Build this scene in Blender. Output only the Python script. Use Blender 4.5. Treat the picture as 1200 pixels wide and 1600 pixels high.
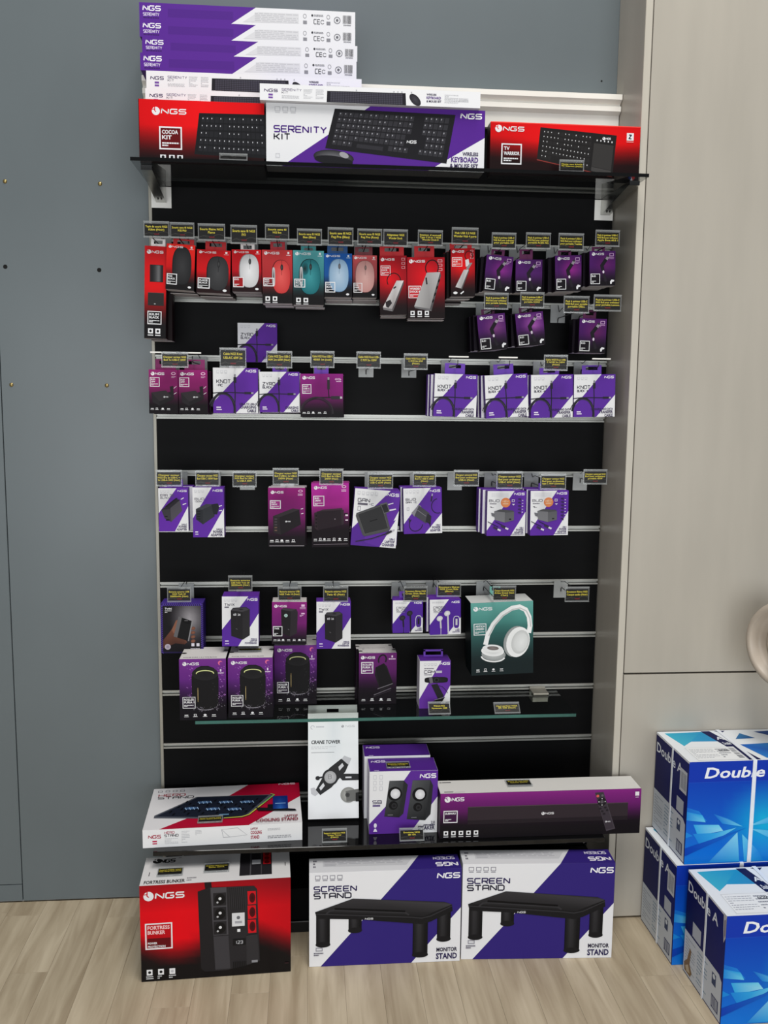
import bpy, bmesh, math, random
from mathutils import Matrix, Vector
random.seed(7)
for _o in list(bpy.data.objects):
    bpy.data.objects.remove(_o, do_unlink=True)
C = bpy.context.scene.collection
S = bpy.context.scene

# ------------------------------------------------------------------ camera
cam_d = bpy.data.cameras.new('camera')
cam = bpy.data.objects.new('camera', cam_d)
C.objects.link(cam)
yaw, pitch, roll = 0.0860, 0.1261, 0.0105
fw = Vector((math.sin(yaw) * math.cos(pitch), math.cos(yaw) * math.cos(pitch), -math.sin(pitch)))
rt = Vector((math.cos(yaw), -math.sin(yaw), 0))
up = rt.cross(fw)
r2 = math.cos(roll) * rt + math.sin(roll) * up
u2 = -math.sin(roll) * rt + math.cos(roll) * up
cam.matrix_world = Matrix(((r2.x, u2.x, -fw.x, 0.4013), (r2.y, u2.y, -fw.y, -2.3987),
                           (r2.z, u2.z, -fw.z, 1.4030), (0, 0, 0, 1)))
cam_d.sensor_fit = 'VERTICAL'
cam_d.sensor_height = 36
cam_d.lens = 1400 / 1600 * 36
cam_d.clip_start = 0.05
S.camera = cam

# ------------------------------------------------------------------ light
world = bpy.data.worlds.new('shop_ambient')
S.world = world
world.use_nodes = True
wb = world.node_tree.nodes['Background']
wb.inputs[0].default_value = (0.93, 0.97, 1.0, 1)
wb.inputs[1].default_value = 0.20


def area(name, loc, target, sx, sy, power, col=(1, 1, 1)):
    d = bpy.data.lights.new(name, 'AREA')
    d.shape = 'RECTANGLE'
    d.size, d.size_y, d.energy, d.color = sx, sy, power, col
    o = bpy.data.objects.new(name, d)
    C.objects.link(o)
    o.location = loc
    o.rotation_euler = (Vector(target) - Vector(loc)).to_track_quat('-Z', 'Y').to_euler()
    return o


area('ceiling_panel_light', (1.0, -1.75, 5.2), (1.0, -1.6, 0), 1.2, 2.0, 108, (1.0, 0.97, 0.92))
area('ceiling_panel_light', (0.1, -3.2, 5.2), (0.1, -3.0, 0), 1.2, 2.0, 84, (1.0, 0.98, 0.95))
area('shop_window_daylight', (0.5, -5.4, 1.15), (0.5, 0, 1.10), 4.6, 2.0, 128, (0.93, 0.97, 1.0))

S.view_settings.view_transform = 'Standard'
S.view_settings.look = 'None'
S.view_settings.gamma = 1
S.view_settings.use_curve_mapping = False
S.view_settings.exposure = 0.08


# ------------------------------------------------------------------ colour and materials
def lin(c):
    r = []
    for x in c[:3]:
        x /= 255.0
        r.append(x / 12.92 if x <= 0.04045 else ((x + 0.055) / 1.055) ** 2.4)
    return tuple(r)


def ink(c):
    """printed inks: a little denser than the nominal colour"""
    return lin([240 * (x / 255) ** 1.12 for x in c[:3]])


def mix(a, b, t):
    t = max(0.0, min(1.0, t))
    return tuple(a[i] + (b[i] - a[i]) * t for i in range(3))


def new_mat(name, col=(128, 128, 128), rough=0.5, metal=0.0, spec=0.5, noise=None, trans=0.0, ior=1.45, bump=None, alpha=None):
    m = bpy.data.materials.new(name)
    m.use_nodes = True
    nt = m.node_tree
    b = nt.nodes['Principled BSDF']
    b.inputs['Base Color'].default_value = (*lin(col), 1)
    b.inputs['Roughness'].default_value = rough
    b.inputs['Metallic'].default_value = metal
    b.inputs['Specular IOR Level'].default_value = spec
    b.inputs['IOR'].default_value = ior
    b.inputs['Transmission Weight'].default_value = trans
    if alpha is not None:
        b.inputs['Alpha'].default_value = alpha
    if noise:
        amount, scale = noise[0], noise[1]
        tc = nt.nodes.new('ShaderNodeTexCoord')
        mp = nt.nodes.new('ShaderNodeMapping')
        mp.inputs['Scale'].default_value = scale
        nz = nt.nodes.new('ShaderNodeTexNoise')
        nz.inputs['Scale'].default_value = 1.0
        nz.inputs['Detail'].default_value = 4
        rp = nt.nodes.new('ShaderNodeValToRGB')
        c0 = lin(col)
        rp.color_ramp.elements[0].position = 0.3
        rp.color_ramp.elements[1].position = 0.7
        rp.color_ramp.elements[0].color = (*[x * (1 - amount) for x in c0], 1)
        rp.color_ramp.elements[1].color = (*[min(1, x * (1 + amount)) for x in c0], 1)
        nt.links.new(tc.outputs['Object'], mp.inputs['Vector'])
        nt.links.new(mp.outputs['Vector'], nz.inputs['Vector'])
        nt.links.new(nz.outputs['Fac'], rp.inputs['Fac'])
        nt.links.new(rp.outputs['Color'], b.inputs['Base Color'])
        if bump:
            bp = nt.nodes.new('ShaderNodeBump')
            bp.inputs['Strength'].default_value = bump
            bp.inputs['Distance'].default_value = 0.002
            nt.links.new(nz.outputs['Fac'], bp.inputs['Height'])
            nt.links.new(bp.outputs['Normal'], b.inputs['Normal'])
    return m


def print_mat(name, rough, spec):
    m = new_mat(name, rough=rough, spec=spec)
    nt = m.node_tree
    at = nt.nodes.new('ShaderNodeAttribute')
    at.attribute_name = 'Col'
    nt.links.new(at.outputs['Color'], nt.nodes['Principled BSDF'].inputs['Base Color'])
    return m


M = {}
M['print'] = print_mat('printed_card', 0.5, 0.14)
M['gloss'] = print_mat('glossy_printed_card', 0.3, 0.22)
M['wall'] = new_mat('grey_painted_panel', (98, 106, 109), 0.32, spec=0.5, noise=(0.05, (3, 3, 2)))
M['cab'] = new_mat('taupe_brushed_laminate', (172, 166, 155), 0.34, spec=0.5, noise=(0.05, (14, 14, 2.2)))
M['cabedge'] = new_mat('taupe_edge_band', (186, 180, 168), 0.35, spec=0.5, noise=(0.04, (30, 30, 5)))
M['slat'] = new_mat('black_slat_laminate', (7, 7, 8), 0.5, spec=0.10, noise=(0.25, (4, 4, 40)))
M['alu'] = new_mat('brushed_aluminium', (158, 158, 153), 0.42, metal=0.85, noise=(0.06, (2, 60, 60)))
M['trimalu'] = new_mat('satin_aluminium_trim', (150, 147, 137), 0.45, metal=0.5, noise=(0.1, (30, 30, 4)))
M['black'] = new_mat('black_metal', (14, 14, 15), 0.4, spec=0.4, noise=(0.2, (20, 20, 20)))
M['wire'] = new_mat('dark_steel_wire', (70, 70, 72), 0.35, metal=0.9, noise=(0.1, (40, 40, 40)))
M['whitemetal'] = new_mat('white_powder_coat', (232, 230, 225), 0.45, noise=(0.03, (30, 30, 30)))
M['chrome'] = new_mat('satin_chrome', (190, 190, 186), 0.22, metal=1.0, noise=(0.12, (60, 60, 20)))
M['moulding'] = new_mat('cream_white_painted_moulding', (232, 229, 220), 0.5, noise=(0.03, (8, 8, 8)))
M['brass'] = new_mat('aged_brass', (165, 145, 95), 0.35, metal=0.9, noise=(0.2, (300, 300, 300)))
M['hole'] = new_mat('dark_drilled_hole', (8, 8, 8), 0.9, noise=(0.2, (200, 200, 200)))
M['acrylic'] = new_mat('clear_acrylic', (205, 208, 208), 0.12, spec=0.5, noise=(0.04, (60, 60, 60)), alpha=0.34)
M['hookplate'] = new_mat('translucent_hook_plate', (198, 200, 196), 0.3, spec=0.5, noise=(0.06, (60, 60, 60)), alpha=0.8)
M['smokeglass'] = new_mat('smoked_glass', (30, 32, 33), 0.03, spec=0.5, noise=(0.02, (2, 2, 2)), alpha=0.62)
M['clearglass'] = new_mat('clear_glass', (40, 52, 50), 0.02, spec=0.5, noise=(0.02, (2, 2, 2)), alpha=0.22)
M['glassedge'] = new_mat('green_glass_edge', (48, 96, 88), 0.1, spec=0.5, noise=(0.25, (9, 9, 9)))
M['blackglass'] = new_mat('black_glass', (10, 10, 11), 0.05, spec=0.5, noise=(0.1, (4, 4, 4)))
M['taupeplastic'] = new_mat('taupe_plastic', (176, 164, 150), 0.4, noise=(0.03, (20, 20, 20)))
M['strap'] = new_mat('white_strapping_band', (225, 230, 238), 0.35, noise=(0.05, (40, 40, 40)))

# oak plank material: tone per plank, grain along the plank
m = bpy.data.materials.new('pale_oak_plank')
m.use_nodes = True
nt = m.node_tree
b = nt.nodes['Principled BSDF']
b.inputs['Roughness'].default_value = 0.42
b.inputs['Specular IOR Level'].default_value = 0.4
oi = nt.nodes.new('ShaderNodeObjectInfo')
tc = nt.nodes.new('ShaderNodeTexCoord')
ad = nt.nodes.new('ShaderNodeVectorMath')
ad.operation = 'ADD'
mu = nt.nodes.new('ShaderNodeVectorMath')
mu.operation = 'SCALE'
mu.inputs['Scale'].default_value = 1.0
cb = nt.nodes.new('ShaderNodeCombineXYZ')
ml = nt.nodes.new('ShaderNodeMath')
ml.operation = 'MULTIPLY'
ml.inputs[1].default_value = 37.0
nt.links.new(oi.outputs['Random'], ml.inputs[0])
nt.links.new(ml.outputs[0], cb.inputs[0])
nt.links.new(ml.outputs[0], cb.inputs[1])
nt.links.new(tc.outputs['Object'], ad.inputs[0])
nt.links.new(cb.outputs[0], ad.inputs[1])
mp = nt.nodes.new('ShaderNodeMapping')
mp.inputs['Scale'].default_value = (34, 2.6, 1)
nt.links.new(ad.outputs[0], mp.inputs['Vector'])
n1 = nt.nodes.new('ShaderNodeTexNoise')
n1.inputs['Scale'].default_value = 1.0
n1.inputs['Detail'].default_value = 6
n1.inputs['Distortion'].default_value = 0.8
nt.links.new(mp.outputs[0], n1.inputs['Vector'])
mp2 = nt.nodes.new('ShaderNodeMapping')
mp2.inputs['Scale'].default_value = (9, 1.6, 1)
nt.links.new(ad.outputs[0], mp2.inputs['Vector'])
n2 = nt.nodes.new('ShaderNodeTexNoise')
n2.inputs['Scale'].default_value = 1.0
n2.inputs['Detail'].default_value = 3
nt.links.new(mp2.outputs[0], n2.inputs['Vector'])
rp = nt.nodes.new('ShaderNodeValToRGB')
rp.color_ramp.elements[0].position = 0.32
rp.color_ramp.elements[0].color = (*lin((172, 156, 131)), 1)
rp.color_ramp.elements[1].position = 0.66
rp.color_ramp.elements[1].color = (*lin((202, 188, 163)), 1)
nt.links.new(n1.outputs['Fac'], rp.inputs['Fac'])
rp2 = nt.nodes.new('ShaderNodeValToRGB')
rp2.color_ramp.elements[0].position = 0.3
rp2.color_ramp.elements[0].color = (0.80, 0.78, 0.75, 1)
rp2.color_ramp.elements[1].position = 0.62
rp2.color_ramp.elements[1].color = (1, 1, 1, 1)
nt.links.new(n2.outputs['Fac'], rp2.inputs['Fac'])
m1 = nt.nodes.new('ShaderNodeMixRGB')
m1.blend_type = 'MULTIPLY'
m1.inputs[0].default_value = 1.0
nt.links.new(rp.outputs[0], m1.inputs[1])
nt.links.new(rp2.outputs[0], m1.inputs[2])
rp3 = nt.nodes.new('ShaderNodeValToRGB')
rp3.color_ramp.elements[0].color = (0.88, 0.87, 0.86, 1)
rp3.color_ramp.elements[1].color = (1.0, 1.0, 1.0, 1)
nt.links.new(oi.outputs['Random'], rp3.inputs['Fac'])
m2 = nt.nodes.new('ShaderNodeMixRGB')
m2.blend_type = 'MULTIPLY'
m2.inputs[0].default_value = 1.0
nt.links.new(m1.outputs[0], m2.inputs[1])
nt.links.new(rp3.outputs[0], m2.inputs[2])
nt.links.new(m2.outputs[0], b.inputs['Base Color'])
M['plank'] = m


# ------------------------------------------------------------------ mesh helpers
def link(name, me, mats, parent=None, loc=None, rot=None):
    o = bpy.data.objects.new(name, me)
    C.objects.link(o)
    for mm in (mats if isinstance(mats, (list, tuple)) else [mats]):
        if mm.name not in [x.name for x in me.materials if x]:
            me.materials.append(mm)
    if parent:
        o.parent = parent
    if loc is not None:
        o.location = loc
    if rot is not None:
        o.rotation_euler = rot
    return o


def tag(o, label, cat, group=None):
    o['label'] = label
    o['category'] = cat
    if group:
        o['group'] = group
    return o


def struct(o, label=None):
    o['kind'] = 'structure'
    if label:
        o['label'] = label
        o['category'] = label.split()[-1]
    return o


def empty(name, loc=(0, 0, 0), rot=(0, 0, 0)):
    o = bpy.data.objects.new(name, None)
    C.objects.link(o)
    o.location = loc
    o.rotation_euler = rot
    o.empty_display_size = 0.05
    return o


class MB:
    """collects boxes, prisms, tubes and lathes into one mesh"""

    def __init__(s):
        s.bm = bmesh.new()

    def box(s, x0, x1, y0, y1, z0, z1, bev=0.0):
        vs = [s.bm.verts.new(p) for p in ((x0, y0, z0), (x1, y0, z0), (x1, y1, z0), (x0, y1, z0),
                                          (x0, y0, z1), (x1, y0, z1), (x1, y1, z1), (x0, y1, z1))]
        fs = [s.bm.faces.new([vs[i] for i in q]) for q in ((3, 2, 1, 0), (4, 5, 6, 7), (0, 1, 5, 4), (1, 2, 6, 5), (2, 3, 7, 6), (3, 0, 4, 7))]
        if bev:
            es = list({e for f in fs for e in f.edges})
            bmesh.ops.bevel(s.bm, geom=es, offset=bev, segments=1, affect='EDGES')
        return s

    def prism(s, pts, axis, a0, a1):
        """polygon pts extruded along axis ('x','y','z') from a0 to a1"""
        def P(p, a):
            return {'x': (a, p[0], p[1]), 'y': (p[0], a, p[1]), 'z': (p[0], p[1], a)}[axis]
        lo = [s.bm.verts.new(P(p, a0)) for p in pts]
        hi = [s.bm.verts.new(P(p, a1)) for p in pts]
        s.bm.faces.new(lo[::-1])
        s.bm.faces.new(hi)
        n = len(pts)
        for i in range(n):
            s.bm.faces.new((lo[i], lo[(i + 1) % n], hi[(i + 1) % n], hi[i]))
        return s

    def tube(s, pts, r, n=6):
        pts = [Vector(p) for p in pts]
        rings = []
        for i, p in enumerate(pts):
            d = (pts[min(i + 1, len(pts) - 1)] - pts[max(i - 1, 0)]).normalized()
            a = Vector((0, 0, 1)) if abs(d.z) < 0.9 else Vector((1, 0, 0))
            x = d.cross(a).normalized()
            y = d.cross(x).normalized()
            rings.append([s.bm.verts.new(p + r * (math.cos(t) * x + math.sin(t) * y)) for t in [2 * math.pi * k / n for k in range(n)]])
        for i in range(len(rings) - 1):
            for k in range(n):
                s.bm.faces.new((rings[i][k], rings[i][(k + 1) % n], rings[i + 1][(k + 1) % n], rings[i + 1][k]))
        s.bm.faces.new(rings[0][::-1])
        s.bm.faces.new(rings[-1])
        return s

    def lathe(s, prof, n=40, mat=None):
        """profile (radius, height) about z; mat places it"""
        mat = mat or Matrix()
        rings = []
        for r, z in prof:
            if r < 1e-6:
                rings.append([s.bm.verts.new(mat @ Vector((0, 0, z)))])
            else:
                rings.append([s.bm.verts.new(mat @ Vector((r * math.cos(2 * math.pi * k / n), r * math.sin(2 * math.pi * k / n), z))) for k in range(n)])
        for a, b2 in zip(rings, rings[1:]):
            for k in range(n):
                q = [a[k % len(a)], a[(k + 1) % len(a)], b2[(k + 1) % len(b2)], b2[k % len(b2)]]
                u = []
                for v in q:
                    if v not in u:
                        u.append(v)
                if len(u) > 2:
                    s.bm.faces.new(u)
        return s

    def mesh(s, name, smooth=False):
        bmesh.ops.recalc_face_normals(s.bm, faces=s.bm.faces)
        me = bpy.data.meshes.new(name)
        s.bm.to_mesh(me)
        s.bm.free()
        if smooth:
            for p in me.polygons:
                p.use_smooth = True
        return me

    def build(s, name, mats, parent=None, loc=None, rot=None, smooth=False):
        return link(name, s.mesh(name, smooth), mats, parent, loc, rot)


# ------------------------------------------------------------------ flat print: vector artwork in vertex colour
GLYPH = {
    'A': [[(0, 0), (0, .85), (.15, 1), (.85, 1), (1, .85), (1, 0)], [(0, .42), (1, .42)]],
    'B': [[(0, .5), (.85, .5), (1, .37), (1, .13), (.87, 0), (0, 0), (0, 1), (.82, 1), (.95, .87), (.95, .63), (.82, .5)]],
    'C': [[(1, 1), (.14, 1), (0, .86), (0, .14), (.14, 0), (1, 0)]],
    'D': [[(0, 0), (0, 1), (.8, 1), (1, .8), (1, .2), (.8, 0), (0, 0)]],
    'E': [[(1, 1), (.12, 1), (0, .88), (0, .12), (.12, 0), (1, 0)], [(0, .5), (.9, .5)]],
    'F': [[(1, 1), (0, 1), (0, 0)], [(0, .5), (.85, .5)]],
    'G': [[(1, 1), (.14, 1), (0, .86), (0, .14), (.14, 0), (.86, 0), (1, .14), (1, .48), (.55, .48)]],
    'H': [[(0, 0), (0, 1)], [(1, 0), (1, 1)], [(0, .5), (1, .5)]],
    'I': [[(.5, 0), (.5, 1)]],
    'J': [[(1, 1), (1, .14), (.86, 0), (.14, 0), (0, .2)]],
    'K': [[(0, 0), (0, 1)], [(1, 1), (.35, .5), (1, 0)], [(0, .5), (.35, .5)]],
    'L': [[(0, 1), (0, 0), (1, 0)]],
    'M': [[(0, 0), (0, 1), (.5, .35), (1, 1), (1, 0)]],
    'N': [[(0, 0), (0, 1), (1, 0), (1, 1)]],
    'O': [[(.14, 0), (0, .14), (0, .86), (.14, 1), (.86, 1), (1, .86), (1, .14), (.86, 0), (.14, 0)]],
    'P': [[(0, 0), (0, 1), (.86, 1), (1, .86), (1, .56), (.86, .42), (0, .42)]],
    'Q': [[(.14, 0), (0, .14), (0, .86), (.14, 1), (.86, 1), (1, .86), (1, .14), (.86, 0), (.14, 0)], [(.6, .3), (1.05, -.1)]],
    'R': [[(0, 0), (0, 1), (.86, 1), (1, .86), (1, .56), (.86, .45), (0, .45)], [(.5, .45), (1, 0)]],
    'S': [[(1, 1), (.13, 1), (0, .87), (0, .63), (.13, .5), (.87, .5), (1, .37), (1, .13), (.87, 0), (0, 0)]],
    'T': [[(0, 1), (1, 1)], [(.5, 1), (.5, 0)]],
    'U': [[(0, 1), (0, .14), (.14, 0), (.86, 0), (1, .14), (1, 1)]],
    'V': [[(0, 1), (.5, 0), (1, 1)]],
    'W': [[(0, 1), (.22, 0), (.5, .75), (.78, 0), (1, 1)]],
    'X': [[(0, 0), (1, 1)], [(0, 1), (1, 0)]],
    'Y': [[(0, 1), (.5, .48), (1, 1)], [(.5, .48), (.5, 0)]],
    'Z': [[(0, 1), (1, 1), (0, 0), (1, 0)]],
    '0': [[(.14, 0), (0, .14), (0, .86), (.14, 1), (.86, 1), (1, .86), (1, .14), (.86, 0), (.14, 0)]],
    '1': [[(.2, .8), (.5, 1), (.5, 0)]],
    '2': [[(0, 1), (.87, 1), (1, .87), (1, .6), (0, .12), (0, 0), (1, 0)]],
    '3': [[(0, 1), (.87, 1), (1, .87), (1, .6), (.85, .5), (.3, .5)], [(.85, .5), (1, .4), (1, .13), (.87, 0), (0, 0)]],
    '4': [[(.75, 0), (.75, 1), (0, .3), (1, .3)]],
    '5': [[(1, 1), (0, 1), (0, .55), (.85, .55), (1, .42), (1, .13), (.87, 0), (0, 0)]],
    '6': [[(1, 1), (.14, 1), (0, .86), (0, .14), (.14, 0), (.86, 0), (1, .14), (1, .42), (.86, .55), (0, .55)]],
    '7': [[(0, 1), (1, 1), (.35, 0)]],
    '8': [[(.14, .5), (0, .37), (0, .13), (.14, 0), (.86, 0), (1, .13), (1, .37), (.86, .5), (.14, .5), (.05, .63), (.05, .87), (.14, 1), (.86, 1), (.95, .87), (.95, .63), (.86, .5)]],
    '9': [[(0, 0), (.86, 0), (1, .14), (1, .86), (.86, 1), (.14, 1), (0, .86), (0, .58), (.14, .45), (1, .45)]],
    '-': [[(.1, .5), (.9, .5)]],
    '.': [[(.4, 0), (.4, .14)]],
    '+': [[(.5, .1), (.5, .9)], [(.1, .5), (.9, .5)]],
    '&': [[(1, 0), (.1, .8), (.25, 1), (.6, 1), (.7, .8), (0, .3), (.1, 0), (.6, 0), (1, .4)]],
    '/': [[(0, 0), (1, 1)]],
}
NARROW = {'I': .35, '1': .55, '.': .3, '-': .7, 'M': 1.2, 'W': 1.25, ' ': .6}
FONT_CACHE = {}


def font_mesh(txt, bold):
    """filled built-in font: list of verts and polygons, cap height about 0.73"""
    key = (txt, bold)
    if key not in FONT_CACHE:
        cu = bpy.data.curves.new('t', 'FONT')
        cu.body = txt
        cu.size = 1.0
        cu.resolution_u = 2
        cu.offset = bold
        cu.fill_mode = 'FRONT'
        ob = bpy.data.objects.new('t', cu)
        me = bpy.data.meshes.new_from_object(ob)
        vs = [tuple(v.co[:2]) for v in me.vertices]
        fs = [tuple(p.vertices) for p in me.polygons]
        bpy.data.meshes.remove(me)
        bpy.data.objects.remove(ob)
        bpy.data.curves.remove(cu)
        FONT_CACHE[key] = (vs, fs)
    return FONT_CACHE[key]


class Art:
    """artwork for a face w x h metres; u to the right, v downwards, both 0..1"""
    STEP = 0.00004

    def __init__(s, w, h):
        s.w, s.h = w, h
        s.V, s.F, s.K = [], [], []
        s.L = 1

    def _put(s, pts, faces, cols):
        """pts in metres from the top left corner (x right, y down)"""
        n = len(s.V)
        d = -s.L * s.STEP
        for (x, y), c in zip(pts, cols):
            s.V.append((x - s.w / 2, d, s.h / 2 - y))
            s.K.append((*ink(c), 1.0))
        for f in faces:
            s.F.append(tuple(n + i for i in f))
        s.L += 1

    def poly(s, pts, col):
        cols = [col] * len(pts) if not isinstance(col, list) else col
        s._put([(u * s.w, v * s.h) for u, v in pts], [tuple(range(len(pts)))], cols)

    def rect(s, u0, v0, u1, v1, col):
        s.poly([(u0, v0), (u1, v0), (u1, v1), (u0, v1)], col)

    def many(s, polys, col):
        pts, fs = [], []
        for q in polys:
            fs.append(tuple(range(len(pts), len(pts) + len(q))))
            pts += [(u * s.w, v * s.h) for u, v in q]
        s._put(pts, fs, [col] * len(pts))

    def grid(s, fn, u0=0, v0=0, u1=1, v1=1, nx=8, ny=12):
        pts, cols, fs = [], [], []
        for j in range(ny + 1):
            for i in range(nx + 1):
                a, c = i / nx, j / ny
                pts.append(((u0 + (u1 - u0) * a) * s.w, (v0 + (v1 - v0) * c) * s.h))
                cols.append(fn(a, c))
        for j in range(ny):
            for i in range(nx):
                k = j * (nx + 1) + i
                fs.append((k, k + 1, k + nx + 2, k + nx + 1))
        s._put(pts, fs, cols)

    def ell(s, cu, cv, rx, ry, col, col2=None, rot=0.0, n=28, a0=0.0, a1=360.0, power=2.0):
        """rx, ry in fractions of the face width; col rim, col2 centre"""
        cx, cy = cu * s.w, cv * s.h
        cr, sr = math.cos(math.radians(rot)), math.sin(math.radians(rot))
        pts, cols = [(cx, cy)], [col2 or col]
        full = abs(a1 - a0) >= 359.9
        m2 = n if full else n + 1
        for k in range(m2):
            t = math.radians(a0 + (a1 - a0) * k / n)
            c, d = math.cos(t), math.sin(t)
            x = rx * s.w * math.copysign(abs(c) ** (2 / power), c)
            y = ry * s.w * math.copysign(abs(d) ** (2 / power), d)
            pts.append((cx + x * cr - y * sr, cy + x * sr + y * cr))
            cols.append(col)
        fs = [(0, k + 1, (k + 1) % m2 + 1) for k in range(m2 if full else n)]
        s._put(pts, fs, cols)

    def _stroke(s, P, hw, closed=False):
        n = len(P)
        L, Rr = [], []
        for i in range(n):
            a = P[i - 1] if (i > 0 or closed) else None
            c = P[(i + 1) % n] if (i < n - 1 or closed) else None
            p = P[i]
            ds = []
            if a is not None:
                ds.append((p[0] - a[0], p[1] - a[1]))
            if c is not None:
                ds.append((c[0] - p[0], c[1] - p[1]))
            ns = []
            for dx, dy in ds:
                l = math.hypot(dx, dy) or 1e-9
                ns.append((-dy / l, dx / l))
            nx = sum(q[0] for q in ns) / len(ns)
            ny = sum(q[1] for q in ns) / len(ns)
            l2 = nx * nx + ny * ny
            k = hw / max(l2, 0.3)
            L.append((p[0] + nx * k, p[1] + ny * k))
            Rr.append((p[0] - nx * k, p[1] - ny * k))
        pts = L + Rr
        fs = []
        for i in range(n if closed else n - 1):
            j = (i + 1) % n
            fs.append((i, j, n + j, n + i))
        return pts, fs

    def line(s, pts, wd, col, closed=False):
        """wd: fraction of the face width"""
        P = [(u * s.w, v * s.h) for u, v in pts]
        q, fs = s._stroke(P, wd * s.w / 2, closed)
        s._put(q, fs, [col] * len(q))

    def arc(s, cu, cv, rx, ry, a0, a1, wd, col, rot=0.0, n=20):
        cr, sr = math.cos(math.radians(rot)), math.sin(math.radians(rot))
        P = []
        for k in range(n + 1):
            t = math.radians(a0 + (a1 - a0) * k / n)
            x, y = rx * s.w * math.cos(t), ry * s.w * math.sin(t)
            P.append((cu * s.w + x * cr - y * sr, cv * s.h + x * sr + y * cr))
        q, fs = s._stroke(P, wd * s.w / 2)
        s._put(q, fs, [col] * len(q))

    def frame(s, u0, v0, u1, v1, wd, col):
        s.line([(u0, v0), (u1, v0), (u1, v1), (u0, v1)], wd, col, True)

    def tech(s, txt, u, v, hh, col, width=None, wt=0.16, asp=1.0, shear=0.0, right=False, flip=False):
        """single-stroke wide lettering; (u, v) top left, hh cap height in fractions of face height"""
        if asp < 0.95 and not flip:
            return s.font(txt, u, v, hh, col, 0.03 if wt > .2 else .015, shear, right, False, width, 0.78)
        H = hh * s.h
        adv = 0
        items = []
        for ch in txt.upper():
            cw = NARROW.get(ch, 1.0) * asp
            if ch in GLYPH:
                items.append((ch, adv, cw))
            adv += cw + 0.3 * max(asp, 0.7)
        adv -= 0.3 * max(asp, 0.7)
        kx = H
        if width:
            kx = width * s.w / adv
        x0 = u * s.w - (adv * kx if right else 0)
        pts, fs = [], []
        for ch, a, cw in items:
            for pl in GLYPH[ch]:
                P = []
                for gx, gy in pl:
                    yy = (1 - gy) * H
                    if flip:
                        yy = gy * H
                        xx = x0 + (adv - a - gx * cw) * kx
                    else:
                        xx = x0 + (a + gx * cw) * kx + shear * gy * H
                    P.append((xx, v * s.h + yy))
                runs = [[P[0]]]
                for i in range(1, len(P)):
                    runs[-1].append(P[i])
                    if i < len(P) - 1:
                        ax, ay = P[i][0] - P[i - 1][0], P[i][1] - P[i - 1][1]
                        bx, by = P[i + 1][0] - P[i][0], P[i + 1][1] - P[i][1]
                        if ax * bx + ay * by < 0.05 * math.hypot(ax, ay) * math.hypot(bx, by) * -1:
                            runs.append([P[i]])
                for rn in runs:
                    q, g = s._stroke(rn, wt * H / 2)
                    fs += [tuple(len(pts) + i for i in f) for f in g]
                    pts += q
        if pts:
            s._put(pts, fs, [col] * len(pts))

    def font(s, txt, u, v, hh, col, bold=0.0, shear=0.0, right=False, center=False, width=None, kx=1.0):
        """built-in font; (u, v) top left of the capitals, hh cap height in fractions of face height"""
        vs, fs = font_mesh(txt, bold)
        if not vs:
            return
        sc = hh * s.h / 0.73
        xs = [p[0] for p in vs]
        x1, x0 = max(xs), min(xs)
        sx = sc * kx
        if width:
            sx = width * s.w / max(1e-6, x1 - x0)
        off = u * s.w - x0 * sx
        if right:
            off = u * s.w - x1 * sx
        if center:
            off = u * s.w - (x0 + x1) / 2 * sx
        pts = [(off + p[0] * sx + shear * p[1] * sc, v * s.h + (0.73 - p[1]) * sc) for p in vs]
        s._put(pts, fs, [col] * len(pts))

    def micro(s, u0, v0, u1, v1, rows, col, fill=0.45, seed=0):
        """rows of unreadably small print"""
        rnd = random.Random(seed)
        q = []
        dv = (v1 - v0) / rows
        for r in range(rows):
            u = u0
            while u < u1 - 0.002:
                l = min(rnd.uniform(.05, .16) * (u1 - u0), u1 - u)
                q.append([(u, v0 + r * dv), (u + l, v0 + r * dv), (u + l, v0 + (r + fill) * dv), (u, v0 + (r + fill) * dv)])
                u += l + 0.025 * (u1 - u0)
                if rnd.random() < .06:
                    break
        if q:
            s.many(q, col)

    def bars(s, u0, v0, u1, v1, n, col, seed=3, vertical=True):
        rnd = random.Random(seed)
        q = []
        for k in range(n):
            a = k / n
            b2 = a + rnd.uniform(.25, .75) / n
            if vertical:
                q.append([(u0 + (u1 - u0) * a, v0), (u0 + (u1 - u0) * b2, v0), (u0 + (u1 - u0) * b2, v1), (u0 + (u1 - u0) * a, v1)])
            else:
                q.append([(u0, v0 + (v1 - v0) * a), (u1, v0 + (v1 - v0) * a), (u1, v0 + (v1 - v0) * b2), (u0, v0 + (v1 - v0) * b2)])
        s.many(q, col)

    def build(s, name, parent=None, loc=None, rot=None, mat='print'):
        me = bpy.data.meshes.new(name)
        me.from_pydata(s.V, [], s.F)
        at = me.color_attributes.new('Col', 'FLOAT_COLOR', 'POINT')
        at.data.foreach_set('color', [x for k in s.K for x in k])
        me.update()
        return link(name, me, M[mat], parent, loc, rot)


def carton_mesh(name, w, d, h, cols, bev=0.0008):
    """closed carton centred on the origin; cols = front, back, left, right, top, bottom"""
    mb = MB().box(-w / 2, w / 2, -d / 2, d / 2, -h / 2, h / 2, bev)
    me = mb.mesh(name)
    at = me.color_attributes.new('Col', 'FLOAT_COLOR', 'CORNER')
    fr, bk, lf, rg, tp, bt = [(*ink(c), 1.0) for c in cols]
    for p in me.polygons:
        n = p.normal
        a = max(range(3), key=lambda i: abs(n[i]))
        c = {0: (lf, rg), 1: (fr, bk), 2: (bt, tp)}[a][n[a] > 0]
        for li in p.loop_indices:
            at.data[li].color = c
    return me


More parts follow.
